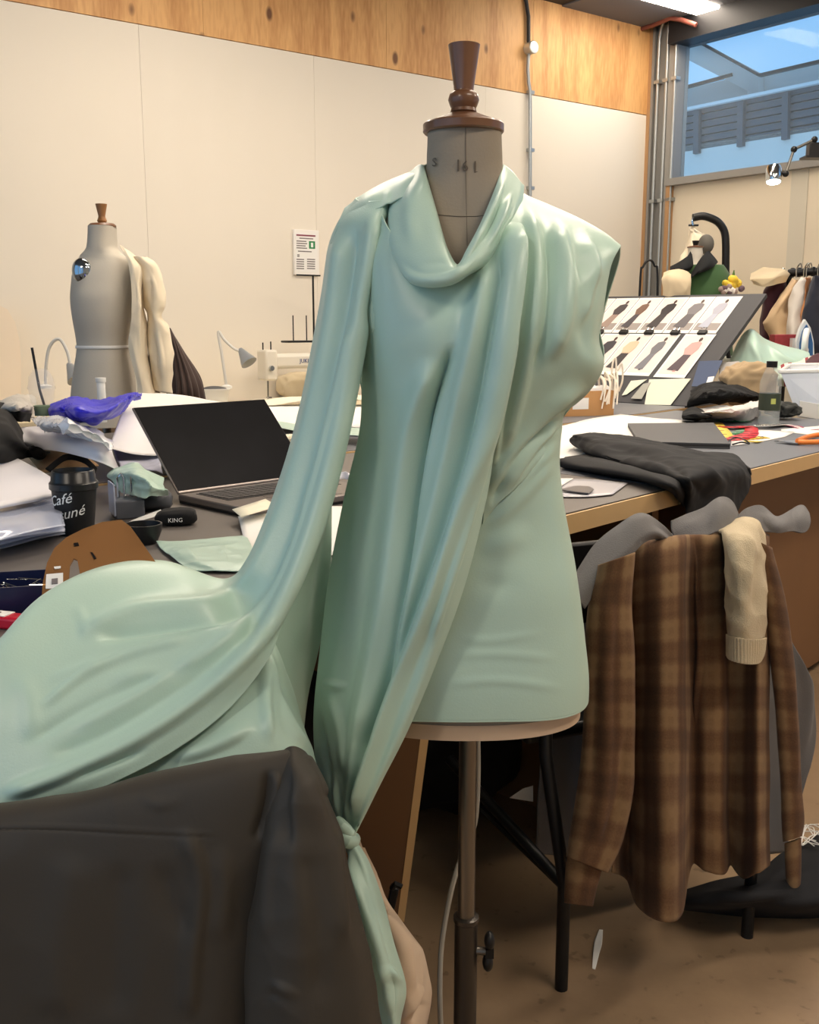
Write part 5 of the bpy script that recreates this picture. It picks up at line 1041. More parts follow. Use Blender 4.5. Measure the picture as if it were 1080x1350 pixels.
MB().lathe([(.001, -.08), (r1 * .85, -.08), (r1 * .85, h1 * .75), (r1 * .8, h1 * .8), (.001, h1 * .8)], 24).build('bottle_body', M_whitepl, wbt); MB().lathe([(r1, h1 * .78), (r1 * 1.05, h1 * .8), (r1 * 1.05, h1), (.001, h1)], 24).build('cap', M_whitepl, wbt)
# ================================================================== right: picture board
BR = Wz(905, 535, TZ + .003); Lh = .79; Vh = .507
up = np.array([TD[0] * Lh, TD[1] * Lh, Vh]); blen = np.linalg.norm(up); upn = up / blen; wv = TN; bn = np.cross(upn, wv); 
if bn[2] < 0: bn = -bn
TRp = BR + up; bw_ = 1.15
brd = thing('display_board', 'dark grey display board leaning back on the table covered in fashion prints', 'board', BR)
MB().slab([BR, TRp, TRp + wv * bw_, BR + wv * bw_], .02, bn).build('panel', mat('board_grey', (62, 62, 66), .6), brd, world=True)
q = TRp - bn * .03 + wv * .2; MB().tube([q - upn * .08, np.array([q[0] + TD[0] * .1, q[1] + TD[1] * .1, TZ + .005])], .012, 8).build('prop', M_darkbeam, brd, world=True)
def bp(a, b, lift=.001): return TRp + wv * a - upn * b + bn * lift      # a metres from the right edge, b metres below the top
def bsheet(o, name, pts, m, lift): MB().slab([bp(a, b, lift) for a, b in pts], .0008, bn).build(name, m, o, world=True)
M_ph = mat('print_backdrop', (226, 216, 210), .5); M_gr = mat('print_floor', (150, 142, 138), .5); skin = mat('print_skin', (190, 150, 128), .6)
figs = [('grey layered jacket', (110, 100, 100), (206, 204, 212)), ('dark top and taupe skirt', (66, 60, 62), (150, 130, 120)), ('long brown coat and dark skirt', (112, 86, 72), (70, 66, 72)), ('black draped outfit', (52, 48, 50), (60, 56, 58)), ('grey long dress', (120, 116, 120), (96, 92, 96)), ('pale dress on stool', (168, 168, 182), (176, 180, 196)),
        ('bare shouldered rose outfit', (190, 150, 140), (128, 108, 104)), ('sleeveless black gown', (62, 60, 64), (62, 60, 64)), ('peach top and dark trousers', (220, 186, 158), (62, 58, 60)), ('grey coat', (112, 112, 118), (120, 120, 128)), ('pink wrapped layers', (206, 160, 156), (84, 72, 80))]
def fprint(i, a0, b0, w, hgt, tilt=0.0, lift=.002):
    nm, ct_, cs_ = figs[i]
    row = 'upper row' if i < 6 else 'lower row'
    o = thing('fashion_print', 'printed fashion photo of %s, %s of the board' % (nm, row), 'print', bp(a0 + w / 2, b0 + hgt, 0), 0, 'fashion prints on the board')
    def R(pts, name, m, l): bsheet(o, name, [(a0 + w * (1 - x) + tilt * y * 0, b0 + hgt * y) for x, y in pts], m, l)
    R([(0, 0), (0, 1), (1, 1), (1, 0)], 'sheet', M_paper, lift)
    R([(.06, .04), (.06, .92), (.94, .92), (.94, .04)], 'backdrop', M_ph, lift + .001)
    if i < 6: R([(.06, .74), (.06, .92), (.94, .92), (.94, .74)], 'floor_print', M_gr, lift + .002)
    mt = mat('print_top_%d' % i, ct_, .6); ms = mat('print_skirt_%d' % i, cs_, .6); x0 = .5 + .06 * math.sin(i * 2.1)
    hx, hy = x0 + .1, .14
    R([(hx + .055 * math.cos(k), hy + .05 * math.sin(k)) for k in np.linspace(0, 5.6, 9)], 'head', mat('print_hair', (70, 52, 46), .6), lift + .003)
    wd = .17 + .03 * math.cos(i * 1.7)
    R([(x0 - wd + .05, .22), (x0 - wd - .04, .36), (x0 - wd + .06, .5), (x0 + wd - .02, .5), (x0 + wd + .08, .36), (x0 + wd + .06, .22), (x0 + .09, .185)], 'top', mt, lift + .003)
    R([(x0 - wd + .06, .49), (x0 - wd - .12, .84), (x0 + wd - .06, .86), (x0 + wd - .02, .49)], 'skirt', ms, lift + .003)
    R([(x0 - .07, .84), (x0 - .07, .88), (x0 + .02, .88), (x0 + .02, .84)], 'shoes', mt, lift + .003)
    return o
# measure the grid from the photograph's board plane
def ab(u, v): p = Wp(u, v, TRp, bn); d_ = p - TRp; return float(np.dot(d_, wv)), float(-np.dot(d_, upn))
a_r, b_t = ab(980, 391); a_l, _ = ab(788, 388); _, b_m = ab(952, 440); a_r2, b_m2 = ab(953, 441); _, b_b = ab(915, 498)
pw_ = (a_l - a_r) / 6
for i in range(6): fprint(5 - i, a_r + pw_ * i, b_t, pw_ - .004, b_m - b_t)
for i in range(5):
    if i == 0: fprint(10, a_r - .01, b_m + .014, pw_ + .015, b_b - b_m, lift=.006)
    else: fprint(10 - i, a_r + .035 + pw_ * i * 1.0, b_m + .010, pw_ - .004, (b_b - b_m) * .98)
names = ['first', 'second', 'third', 'fourth', 'fifth', 'sixth']
for i in range(6):
    a_ = a_r + pw_ * (i + .45); b_ = b_m + .006
    o = thing('binder_clip', names[i] + ' black binder clip from the right between the print rows', 'clip', bp(a_, b_, .008), 0, 'binder clips on the board')
    c = bp(a_, b_, .010); Rb = np.array([wv, upn, bn]).T
    MB().box(c, (.045, .03, .014), Rb).build('clip_body', M_blackmetal, o, world=True, bevel=.003)
    MB().tube([c + Rb @ np.array(q) for q in ((-.012, .012, .006), (-.012, .034, .006), (.012, .034, .006), (.012, .012, .006))], .0018, 6).build('handle', M_chrome, o, world=True)
# cream pattern pieces at the foot of the board
def bcard(name, label, pts, m, lift, cat='paper'):
    o = thing(name, label, cat, Wp(*pts[0], TRp, bn)); MB().slab([Wp(u, v, TRp + bn * lift, bn) for u, v in pts], .002, bn).build('card', m, o, world=True); return o
bcard('pattern_card', 'large cream card at the foot of the display board', [(856, 500), (911, 499), (884, 534), (850, 533)], mat('pale_card', (214, 216, 200), .7), .008)
bcard('pattern_card', 'cream card strip left of the large cream card', [(832, 502), (853, 500), (826, 520), (820, 521)], MATS['pale_card'], .008)
bcard('pattern_card', 'grey tracing strip between the two cream cards', [(848, 506), (858, 504), (846, 526), (832, 525)], mat('tracing', (160, 160, 152), .6), .012)
bcard('blue_folder', 'dark blue folder with a white tag at the right of the board', [(922, 476), (953, 475), (937, 510), (912, 509)], mat('denim_blue', (66, 80, 110), .7), .02, 'folder')
bcard('white_tag', 'white tag on the dark blue folder', [(934, 497), (942, 496), (938, 509), (930, 508)], M_paper, .025, 'tag')

# ================================================================== right: things on the tables
# cardboard box with strings
p = Wz(790, 545, TZ); y_ = p[1]; cbx = thing('cardboard_box', 'small open cardboard box holding white strings beside the dress', 'box', p, math.atan2(TD[1], TD[0]) - .55)
kk = np.linalg.norm(W(818, 530, y_) - W(768, 530, y_)); hb = W(800, 513, y_)[2] - TZ; MCB = mat('cardboard', (190, 142, 92), .75, var=.06)
for c_, d_ in (((-.10, -.09, hb / 2), (kk * 1.5, .004, hb)), ((-.10, .09, hb / 2), (kk * 1.5, .004, hb)), ((-.10 + kk * .75, 0, hb / 2), (.004, .18, hb)), ((-.10 - kk * .75, 0, hb / 2), (.004, .18, hb)), ((-.10, 0, .003), (kk * 1.5, .18, .005))):
    MB().box(c_, d_).build('side', MCB, cbx)
MB().box((-.13, -.0925, hb * .5), (.07, .001, hb * .45)).build('label_patch', M_paper, cbx)
rr = np.random.RandomState(8)
st = thing('string_bundle', 'loose white strings spilling from the cardboard box', 'string', p + np.array([0, 0, .01]))
for i in range(9):
    u0 = 790 + 22 * rr.rand(); pts = [W(u0, 516, y_), W(u0 - 4 + 8 * rr.rand(), 500 - 12 * rr.rand(), y_ - .03), W(u0 + 2 + 6 * rr.rand(), 506, y_ - .09), W(u0 + 6 * rr.rand(), 525 + 14 * rr.rand(), y_ - .11)]
    MB().tube(cr(pts, 20), .0035, 6).build('string', mat('string', (236, 226, 210), .7), st, world=True)
for u0, v0 in ((812, 473), (820, 480)):
    MB().tube(cr([W(806, 500, y_), W(u0 - 4, v0 + 6, y_), W(u0, v0, y_), W(u0 + 1, 500, y_), W(816, 516, y_)], 24), .004, 6).build('string', MATS['string'], st, world=True)
lump('tissue_wad', 'white tissue stuffed in the cardboard box', 'tissue', p + np.array([-.06, .02, .03]), (.13, .06, .05), M_paper, 44, .3, 'tissue')
# white paper, folder
sheet('paper_sheet', 'large white paper sheet under the grey folder', 'paper', [[PT(735, 563, .002), PT(775, 553, .002), PT(818, 546, .002)], [PT(730, 580, .002), PT(795, 570, .002), PT(860, 551, .002)], [PT(720, 600, .002), PT(800, 592, .002), PT(905, 557, .002)], [PT(720, 604, .002), PT(780, 604, .002), PT(862, 585, .002)]], M_paper, 20, 24, .0006, 14, 23)
P = [PT(828, 558, .016), PT(941, 557, .016), PT(963, 585, .016), PT(843, 582, .016)]
fd = thing('folder', 'closed dark grey folder lying on the white paper', 'folder', PT(895, 570, 0))
MB().slab(P, .004, np.array([0, 0, 1])).build('cover', mat('folder_grey', (72, 72, 74), .5), fd, world=True); MB().slab([p - np.array([0, 0, .011]) for p in P], .004, np.array([0, 0, 1])).build('cover', MATS['folder_grey'], fd, world=True)
MB().slab([p * .998 + np.mean(P, 0) * .002 - np.array([0, 0, .0042]) for p in P], .0066, np.array([0, 0, 1])).build('pages', mat('dark_pages', (44, 42, 42), .6), fd, world=True)
# clear pattern sheets near the front edge
sheet('plastic_sheet', 'clear plastic sheet with blue edge lying near the table front edge', 'plastic', [[PT(735, 632, .003), PT(780, 632, .003), PT(828, 637, .003)], [PT(737, 655, .003), PT(775, 655, .003), PT(808, 652, .003)]], mat('frosted_sheet', (196, 194, 200), .25), 8, 12, .0005, 20, 24)
sheet('paper_scrap', 'white paper scrap on the clear plastic sheet', 'paper', [[PT(726, 631, .007), PT(756, 631, .007)], [PT(732, 648, .006), PT(738, 642, .006)]], M_paper, 5, 5)
P = [PT(u, v, .009) for u, v in ((738, 645), (760, 640), (778, 641), (783, 645), (776, 650), (758, 648))]
cv = thing('curve_ruler', 'small dark curve ruler on the clear plastic sheet', 'ruler', PT(760, 646, .004)); MB().slab(P, .002, np.array([0, 0, 1])).build('blade', mat('smoke', (90, 86, 88), .3), cv, world=True)
# tape measures, scissors, glasses
def tape(label, pts, col, w_=.02, h_=.006):
    o = thing('tape_measure', label, 'tape measure', PT(*pts[0], 0), 0, 'coloured tape measures'); P = cr([PT(u, v, h_ + .004 * math.sin(i * 2.2)) for i, (u, v) in enumerate(pts)], 30)
    T = np.gradient(P, axis=0); S = np.cross(T, [0, 0, 1.0]); S /= np.linalg.norm(S, axis=1)[:, None]
    m = mat('tape_' + label.split()[0], col, .5); grid_mesh('band', np.stack([P - S * w_ / 2, P + S * w_ / 2], 1), m, o, .001)
    for i in range(2, 29, 2):
        t = T[i] / np.linalg.norm(T[i]); a, b = P[i] - S[i] * w_ * .1, P[i] + S[i] * w_ * .45
        MB().slab([a - t * .0022 + [0, 0, .0015], a + t * .0022 + [0, 0, .0015], b + t * .0022 + [0, 0, .0015], b - t * .0022 + [0, 0, .0015]], .0006, np.array([0, 0, 1])).build('mark', M_blackmetal if col[0] > 200 else M_paper, o, world=True)
tape('red tape measure coiled beside the grey folder', [(953, 562), (970, 563), (988, 562), (990, 570), (975, 575), (962, 580), (985, 576), (992, 570)], (206, 40, 50), .045)
tape('yellow tape measure under the red one', [(944, 557), (955, 570), (962, 580), (985, 578), (1005, 576), (1002, 580), (990, 582)], (244, 208, 84), .045, .003)
tape('green tape measure behind the red one', [(950, 554), (970, 555), (992, 557), (980, 568), (960, 572)], (40, 120, 70), .05, .002)
tape('white tape measure stretched below the water bottle', [(995, 561), (1015, 560), (1036, 559)], (232, 230, 224), .05, .008)
tape('magenta tape measure beside the plastic tub', [(1036, 560), (1050, 562), (1062, 566), (1080, 566)], (170, 60, 96), .04, .003)
sheet('paper_sheet', 'white paper under the tape measures', 'paper', [[PT(965, 570, .001), PT(1000, 567, .001), PT(1048, 570, .001)], [PT(964, 588, .001), PT(1000, 583, .001), PT(1035, 576, .001)]], M_paper, 6, 10)
sheet('paper_sheet', 'white paper at the right edge below the plastic tub', 'paper', [[PT(1030, 566, .001), PT(1100, 560, .001)], [PT(1030, 569, .001), PT(1100, 577, .001)]], M_paper, 6, 10)
sc_t = thing('scissors', 'orange handled scissors at the right edge of the table', 'scissors', PT(1060, 581, 0))
MB().slab([PT(1021, 581, .008), PT(1052, 580, .008), PT(1056, 582, .008), PT(1052, 584, .008)], .003, np.array([0, 0, 1])).build('blade', M_chrome, sc_t, world=True)
c1, c2_ = PT(1068, 580, .01), PT(1088, 577, .01)
MB().tube(cr([PT(1052, 581, .009), PT(1062, 577, .01), PT(1080, 573, .01), PT(1094, 576, .01), PT(1082, 582, .01), PT(1064, 583, .01), PT(1053, 583, .009)], 30), .008, 10).build('handle', mat('orange_plastic', (236, 130, 52), .4), sc_t, world=True)
gl = thing('thin_cord', 'thin black looped cord beside the yellow tape measure', 'cord', PT(975, 583, 0))
MB().tube(cr([PT(958, 583, .008), PT(970, 577, .012), (PT(982, 580, .015)), PT(988, 585, .006), PT(978, 583, .01), PT(966, 586, .006)], 30), .0025, 6).build('cord', M_blackmetal, gl, world=True)
# water bottle
p = Wz(1013, 560, TZ); y_ = p[1]; wbt = thing('water_bottle', 'clear plastic water bottle with a black cap and dark label', 'bottle', p)
r_ = np.linalg.norm(W(1028, 520, y_) - W(1000, 520, y_)) / 2; hB = W(1013, 481, y_)[2] - TZ
MBt = glassy('bottle_clear', (206, 214, 216), .8, .05)
MB().lathe([(.001, .003), (r_ * .9, 0), (r_, .012), (r_, hB * .36), (r_ * .97, hB * .38), (r_ * .97, hB * .62), (r_, hB * .64), (r_ * .94, hB * .74), (r_ * .62, hB * .90), (r_ * .42, hB * .97), (r_ * .40, hB)], 32, caps=False).build('bottle_body', MBt, wbt)
MB().lathe([(r_ * .48, hB * .96), (r_ * .5, hB * .97), (r_ * .5, hB * 1.06), (.001, hB * 1.06)], 24).build('cap', M_blackmetal, wbt)
MB().lathe([(r_ * .985, hB * .25), (r_ * 1.005, hB * .25), (r_ * 1.005, hB * .53), (r_ * .985, hB * .53)], 32, caps=False).build('label_band', mat('dark_label', (48, 58, 44), .5), wbt)
lbq = [(r_ * 1.012 * math.sin(q), -r_ * 1.012 * math.cos(q)) for q in (-.22, -.1, .1, .22)]
MB().add([(x, y, z) for z in (hB * .36, hB * .45) for x, y in lbq], [(0, 1, 5, 4), (1, 2, 6, 5), (2, 3, 7, 6)]).build('label_mark', mat('label_green', (170, 180, 96), .5), wbt)
MB().lathe([(.001, .006), (r_ * .93, .006), (r_ * .93, hB * .22), (.001, hB * .22)], 28).build('water', glassy('water', (170, 180, 180), .7, .03), wbt)
# plastic tub at the right edge
tp_ = thing('plastic_tub', 'cloudy clear plastic storage tub at the right edge', 'tub', PT(1075, 548, 0))
MT = glassy('cloudy_tub', (206, 214, 226), .35, .2); ytb = PT(1060, 548, 0)[1]
T0 = [W(1029, 490, ytb + .1), W(1120, 488, ytb - .05), W(1120, 480, ytb + .3), W(1040, 482, ytb + .4)]; B0 = [W(1052, 548, ytb), W(1120, 560, ytb - .15), W(1120, 548, ytb + .2), W(1058, 540, ytb + .3)]
for k in range(4): MB().slab([B0[k], B0[(k + 1) % 4], T0[(k + 1) % 4], T0[k]], .004).build('side', MT, tp_, world=True)
MB().slab(B0, .004).build('bottom', MT, tp_, world=True); MB().tube(T0 + T0[:1], .009, 8).build('rim', M_whitepl, tp_, world=True)
MB().slab([B0[0] + [0, -.01, 0], B0[1] + [0, -.01, 0], B0[1] + [0, -.01, .06], B0[0] + [0, -.01, .06]], .004).build('base_band', M_whitepl, tp_, world=True)
# soft piles
sheet('black_cloth', 'black folded cloth beside the foot of the display board', 'cloth', [[PT(912, 515, .06), PT(935, 503, .10), PT(968, 506, .10), PT(1000, 512, .07)], [PT(908, 526, .06), PT(935, 518, .11), PT(968, 517, .10), PT(1002, 522, .06)], [PT(905, 540, .01), PT(935, 532, .03), PT(970, 531, .03), PT(1004, 534, .01)]], M_cl, 40, 60, .008, 30, 25, .004)
sheet('black_pouch', 'small flat black pouch in front of the crumpled newspaper', 'pouch', [[PT(900, 542, .04), PT(915, 538, .05), PT(940, 544, .03)], [PT(899, 550, .03), PT(915, 548, .04), PT(938, 550, .03)], [PT(900, 553, .003), PT(918, 554, .003), PT(934, 552, .003)]], M_cl, 16, 20, .003, 40, 26, .004)
sheet('newspaper', 'crumpled grey newspaper behind the tape measures', 'newspaper', [[PT(918, 540, .03), PT(950, 534, .05), PT(980, 531, .06), PT(1004, 524, .06)], [PT(920, 545, .035), PT(952, 541, .06), PT(980, 539, .06), PT(1005, 534, .06)], [PT(932, 553, .004), PT(958, 555, .004), PT(985, 555, .004), PT(1004, 548, .004)]], mat('newsprint', (216, 213, 210), .8, var=.22, vscale=40), 30, 50, .006, 50, 27, .001)
lump('khaki_bag', 'khaki cloth bundle behind the water bottle', 'cloth', Wz(985, 536, TZ), (.13, .10, .10), fabric('khaki', (176, 152, 118), .9, .1), 28, .15, 'cloth')
lump('dark_cloth', 'dark cloth bundle between the bottle and the plastic tub', 'cloth', Wz(1036, 553, TZ), (.07, .07, .035), mat('charcoal', (52, 54, 52), .8), 29, .25, 'cloth')
bcardp = [(951, 478), (975, 476), (966, 508), (946, 507)]
bcard('printed_sheet', 'grey printed sheet behind the khaki bundle', bcardp, mat('printed_grey', (176, 172, 168), .7, var=.2, vscale=40), -.05)
yq = 5.0
C = rows([[(965, 470, yq + .2), (975, 450, yq + .2), (990, 434, yq + .1), (1010, 446, yq + .1), (1040, 458, yq + .1), (1066, 468, yq)], [(960, 485, yq), (978, 466, yq), (996, 450, yq - .05), (1015, 462, yq - .05), (1042, 470, yq - .1), (1068, 476, yq - .1)], [(964, 500, yq - .05), (980, 492, yq - .1), (1000, 488, yq - .15), (1020, 484, yq - .15), (1044, 488, yq - .15), (1064, 492, yq - .15)]])
o = cloth('mint_fabric', C, 60, 90, M_mint, None, [([(985, 440), (998, 465), (1010, 488)], 5, .02, .6), ([(1000, 445), (1030, 470), (1060, 480)], 4, .015, .6)], .008, 14, 30, .003); tag(o, 'pile of mint fabric beside the iron', 'fabric')
C = rows([[(1020, 484, yq - .1), (1035, 478, yq - .1), (1055, 474, yq - .1), (1078, 466, yq - .1)], [(1024, 498, yq - .22), (1038, 494, yq - .25), (1056, 490, yq - .25), (1080, 486, yq - .25)], [(1026, 508, yq - .2), (1040, 508, yq - .22), (1058, 508, yq - .22), (1082, 506, yq - .2)]])
def stripe_mat():
    m = bpy.data.materials.new('striped_towel'); m.use_nodes = True; nt = m.node_tree; b = nt.nodes['Principled BSDF']; b.inputs['Roughness'].default_value = .9
    uv = nt.nodes.new('ShaderNodeUVMap'); s = nt.nodes.new('ShaderNodeSeparateXYZ'); k = nt.nodes.new('ShaderNodeMath'); k.operation = 'PINGPONG'; k.inputs[1].default_value = .055
    r = nt.nodes.new('ShaderNodeValToRGB'); r.color_ramp.interpolation = 'CONSTANT'; e = r.color_ramp.elements; e[0].color = lin((196, 214, 200)); e[1].position = .03; e[1].color = lin((150, 60, 66)); z = e.new(.045); z.color = lin((230, 224, 214))
    nt.links.new(uv.outputs[0], s.inputs[0]); nt.links.new(s.outputs[0], k.inputs[0]); nt.links.new(k.outputs[0], r.inputs['Fac']); nt.links.new(r.outputs['Color'], b.inputs['Base Color']); return m
o = cloth('striped_towel', C, 40, 60, stripe_mat(), None, [], .01, 20, 31, .003); tag(o, 'pale towel with red stripes in front of the iron', 'towel')
sheet('maroon_cloth', 'maroon folded cloth at the right edge above the tub', 'cloth', rows([[(1064, 478, yq - .15), (1075, 470, yq - .15), (1095, 466, yq - .15)], [(1064, 492, yq - .3), (1076, 488, yq - .3), (1095, 486, yq - .3)], [(1066, 502, yq - .28), (1078, 502, yq - .28), (1095, 500, yq - .28)]]), fabric('maroon', (74, 34, 44), .85, .1), 30, 30, .006, 20, 32, .003)
# iron standing on its heel
yi = 5.15; ib = W(1062, 474, yi); ir = thing('steam_iron', 'blue and white steam iron standing on its heel', 'iron', ib)
def ip(u, v, y=yi): return W(u, v, y)
sole = [ip(1049, 472), ip(1050, 452), ip(1055, 434), ip(1062, 421), ip(1069, 432), ip(1073, 450), ip(1074, 472)]
MB().slab(sole, .03, np.array([0, -1., 0])).build('soleplate', mat('iron_white', (226, 230, 232), .3), ir, world=True)
MB().slab([ip(1055, 472, yi - .012), ip(1055, 452, yi - .012), ip(1059, 436, yi - .012), ip(1064, 428, yi - .012), ip(1069, 438, yi - .012), ip(1072, 452, yi - .012), ip(1072, 472, yi - .012)], .05, np.array([0, -1., 0])).build('iron_body', mat('iron_blue', (48, 96, 150), .35), ir, world=True)
MB().tube(cr([ip(1062, 470, yi - .04), ip(1061, 460, yi - .10), ip(1062, 445, yi - .10), ip(1064, 436, yi - .03)], 16), .016, 10).build('handle', mat('iron_white', (226, 230, 232), .3), ir, world=True)
MB().cyl(ip(1061, 462, yi - .012), ip(1061, 462, yi - .03), .02, n=16).build('dial', mat('iron_white', (226, 230, 232), .3), ir, world=True)
rbx = thing('red_tin', 'red printed tin behind the mint fabric pile', 'tin', W(1033, 462, 5.3)); MB().box(W(1033, 452, 5.3), (.12, .08, .085)).build('tin', mat('tin_red', (150, 50, 56), .5, var=.3, vscale=50), rbx, world=True, bevel=.004); MB().box(W(1046, 455, 5.25), (.03, .06, .07)).build('lid', M_whitepl, rbx, world=True)
# table behind carrying the iron and pile
yb0 = W(1040, 505, 5.1)
bt2 = thing('ironing_table', 'pale ironing table behind the work tables carrying the iron', 'table', (yb0[0] + .2, 5.3, 0))
zt_ = W(1062, 474, yi)[2]
MB().box((0, .1, zt_ - .02), (1.1, .7, .04)).build('tabletop', M_cream_pl, bt2, bevel=.004)
for x in (-.5, .5):
    for y in (-.2, .4): MB().cyl((x, y, 0), (x, y, zt_ - .04), .02, n=10).build('leg', M_grey, bt2)

# ================================================================== right background: rail, forms, hook stand
YR = 6.2
M_toile2 = fabric('calico_shade', (210, 192, 160), .9, .05, .1)
rk = W(1060, 360, YR); rail = thing('clothes_rail', 'black clothes rail crowded with garments at the right edge', 'clothes rail', (rk[0], YR, 0))
def rp2(u, v, y=YR): return W(u, v, y)
MB().tube([rp2(1040, 360), rp2(1150, 354, YR - .3)], .022, 12).build('bar', M_blackmetal, rail, world=True)
for u in (1041, 1148):
    a = rp2(u, 360, YR if u < 1100 else YR - .3); MB().tube([a, (a[0], a[1], .03)], .018, 10).build('upright', M_blackmetal, rail, world=True)
    MB().box((a[0], a[1], .02), (.08, .5, .04)).build('foot', M_blackmetal, rail, world=True)
for i in range(9): MB().cyl(rp2(1045 + 9 * i, 359.5 - .5 * i, YR - .03 * i) + np.array([-.008, 0, 0]), rp2(1045 + 9 * i, 359.5 - .5 * i, YR - .03 * i) + np.array([.008, 0, 0]), .028, n=12).build('collar_ring', M_blackmetal, rail, world=True)
def hang(name, label, secs, col, seed, y, m=None, dep=.10, folds=()):
    o = thing(name, label, 'garment', W((secs[-1][0] + secs[-1][1]) / 2, secs[-1][2], y), 0, 'garments on the rail')
    tubecloth('cloth', secs, m or fabric('garment_%d' % seed, col, .85, .15, .1), o, 70, 70, list(folds), dep, .005, seed, 0, .002, yf=lambda u: y, rg=.012, rs=16)
    c = W((secs[0][0] + secs[0][1]) / 2, secs[0][2], y); MB().tube(cr([c, c + np.array([0, 0, .05]), c + np.array([.02, 0, .08]), c + np.array([.03, 0, .055])], 12), .004, 6).build('hook', M_chrome, o, world=True)
hang('maroon_jacket', 'dark maroon jacket at the left end of the rail', [(1016, 1040, 372, 368), (1006, 1042, 385, 382), (1002, 1040, 410, 410), (1000, 1038, 440, 440), (1000, 1038, 480, 480)], (70, 36, 50), 201, YR + .02)
hang('beige_coat', 'beige coat on the rail beside the maroon jacket', [(1044, 1056, 366, 372), (1028, 1056, 385, 385), (1012, 1048, 412, 400), (1004, 1046, 426, 420), (1012, 1046, 445, 445), (1014, 1046, 475, 475)], (206, 178, 142), 202, YR - .12, folds=[([(1050, 375), (1030, 400), (1015, 425)], 4, .03, .6)])
hang('white_shirt', 'white shirt on the rail beside the beige coat', [(1054, 1066, 366, 366), (1044, 1068, 385, 380), (1038, 1066, 410, 405), (1034, 1064, 440, 440), (1034, 1064, 475, 475)], (222, 214, 206), 203, YR - .2)
hang('tan_garment', 'narrow tan garment between the shirts on the rail', [(1058, 1068, 366, 366), (1056, 1070, 385, 385), (1054, 1068, 410, 410), (1054, 1068, 470, 470)], (190, 130, 84), 204, YR - .24, dep=.06)
hang('navy_coat', 'navy coat on the rail at the right edge', [(1068, 1088, 364, 362), (1062, 1092, 385, 382), (1058, 1092, 420, 420), (1054, 1092, 480, 480)], (30, 34, 50), 205, YR - .3)
C = rows([[(990, 358, YR), (1010, 352, YR), (1036, 352, YR), (1046, 356, YR)], [(988, 366, YR - .15), (1008, 362, YR - .2), (1030, 362, YR - .2), (1042, 364, YR - .1)], [(992, 376, YR - .15), (1008, 378, YR - .2), (1026, 375, YR - .2), (1038, 372, YR - .1)]])
o = cloth('calico_cloth', C, 60, 80, M_toile2, None, [], .004, 12, 33, .003, rg=.02, rs=14); tag(o, 'folded cream calico laid over the end of the rail', 'cloth')
# hook stand: black bent pole
Yh = 6.0
hs = thing('hook_stand', 'black bent pole stand with a hook above the green jacket', 'stand', (W(957, 400, Yh)[0], Yh, 0))
pth = [W(957, v, Yh) for v in (420, 380, 350, 320)] + [W(955, 305, Yh), W(948, 294, Yh), W(938, 288, Yh), (W(926, 285, Yh)), W(914, 287, Yh)]
low = W(957, 420, Yh); MB().tube(cr([(low[0], low[1], .03), (low[0], low[1], .6)] + pth, 60), .022, 12).build('pole', M_blackmetal, hs, world=True)
MB().box((0, 0, .02), (.5, .5, .04)).build('base', M_blackmetal, hs, bevel=.01)
MB().tube(cr([W(914, 287, Yh), W(913, 292, Yh), W(914, 297, Yh)], 8), .008, 8).build('hook', M_chrome, hs, world=True)
MB().cyl(W(908, 297, Yh), W(921, 297, Yh), .006, n=8).build('hanger_bar', M_blackmetal, hs, world=True)
# cream toile hanging on the hook
ct2 = thing('cream_toile', 'cream toile hanging from the hook stand', 'toile', W(912, 384, Yh + .05))
tubecloth('cloth', [(907, 919, 299, 299), (905, 930, 308, 308), (902, 938, 320, 318), (896, 936, 335, 335), (888, 925, 355, 355), (882, 915, 372, 372), (880, 910, 392, 392)], M_toile, ct2, 70, 70, [([(915, 305), (908, 340), (900, 380)], 3, .02, .6)], .09, .004, 94, .06, yf=lambda u: Yh, rg=.015, rs=18)
# form with green jacket
Y3 = 5.85; x3 = W(921, 380, Y3)
F3 = [(326, 9, .04, .04), (338, 10, .045, .045), (346, 14, .05, .05), (356, 28, .08, .08), (368, 34, .10, .10), (390, 34, .12, .11), (420, 30, .11, .10), (470, 34, .12, .12)]
f3 = thing('dress_form', 'small dress form wearing a green jacket with black collar', 'dress form', (x3[0], Y3, 0))
grid_mesh('torso', torso(0, nr=40, nth=48, cu=917, rws=F3, y0=Y3), M_lin2, f3, 0, closed=True)
c = W(917, 326, Y3); MB().lathe([(.001, -.003), (.044, -.003), (.044, .004), (.001, .012)], 24, c).build('neck_cap', M_walnut, f3, world=True); MB().lathe([(.012, .01), (.02, .035), (.001, .037)], 16, c).build('finial', M_blackmetal, f3, world=True)
MB().cyl((0, 0, .05), (0, 0, 1.2), .02).build('pole', M_blackmetal, f3); MB().lathe([(.2, 0), (.2, .02), (.03, .05), (.001, .05)], 24).build('base', M_blackmetal, f3)
gj = thing('green_jacket', 'dark green jacket with black collar on the small form', 'jacket', (x3[0], Y3 - .02, .8))
Gj = torso(.02, 350, 470, 60, 80, 926, [(345, 18, .07, .07), (356, 26, .09, .09), (368, 31, .11, .11), (390, 32, .13, .12), (420, 30, .12, .11), (470, 34, .13, .13)], Y3); grid_mesh('jacket_body', Gj, fabric('forest_green', (52, 84, 46), .85, .15), gj, .002, closed=True)
C = rows([[(884, 352, Y3 - .12), (895, 346, Y3 - .14), (906, 338, Y3 - .10), (911, 330, Y3)], [(884, 357, Y3 - .15), (896, 356, Y3 - .19), (907, 352, Y3 - .17), (914, 348, Y3 - .10)], [(888, 361, Y3 - .12), (898, 360, Y3 - .15), (906, 358, Y3 - .14), (910, 356, Y3 - .10)]])
cloth('collar', C, 20, 30, M_cl, gj, [], .003, 20, 34, .004)
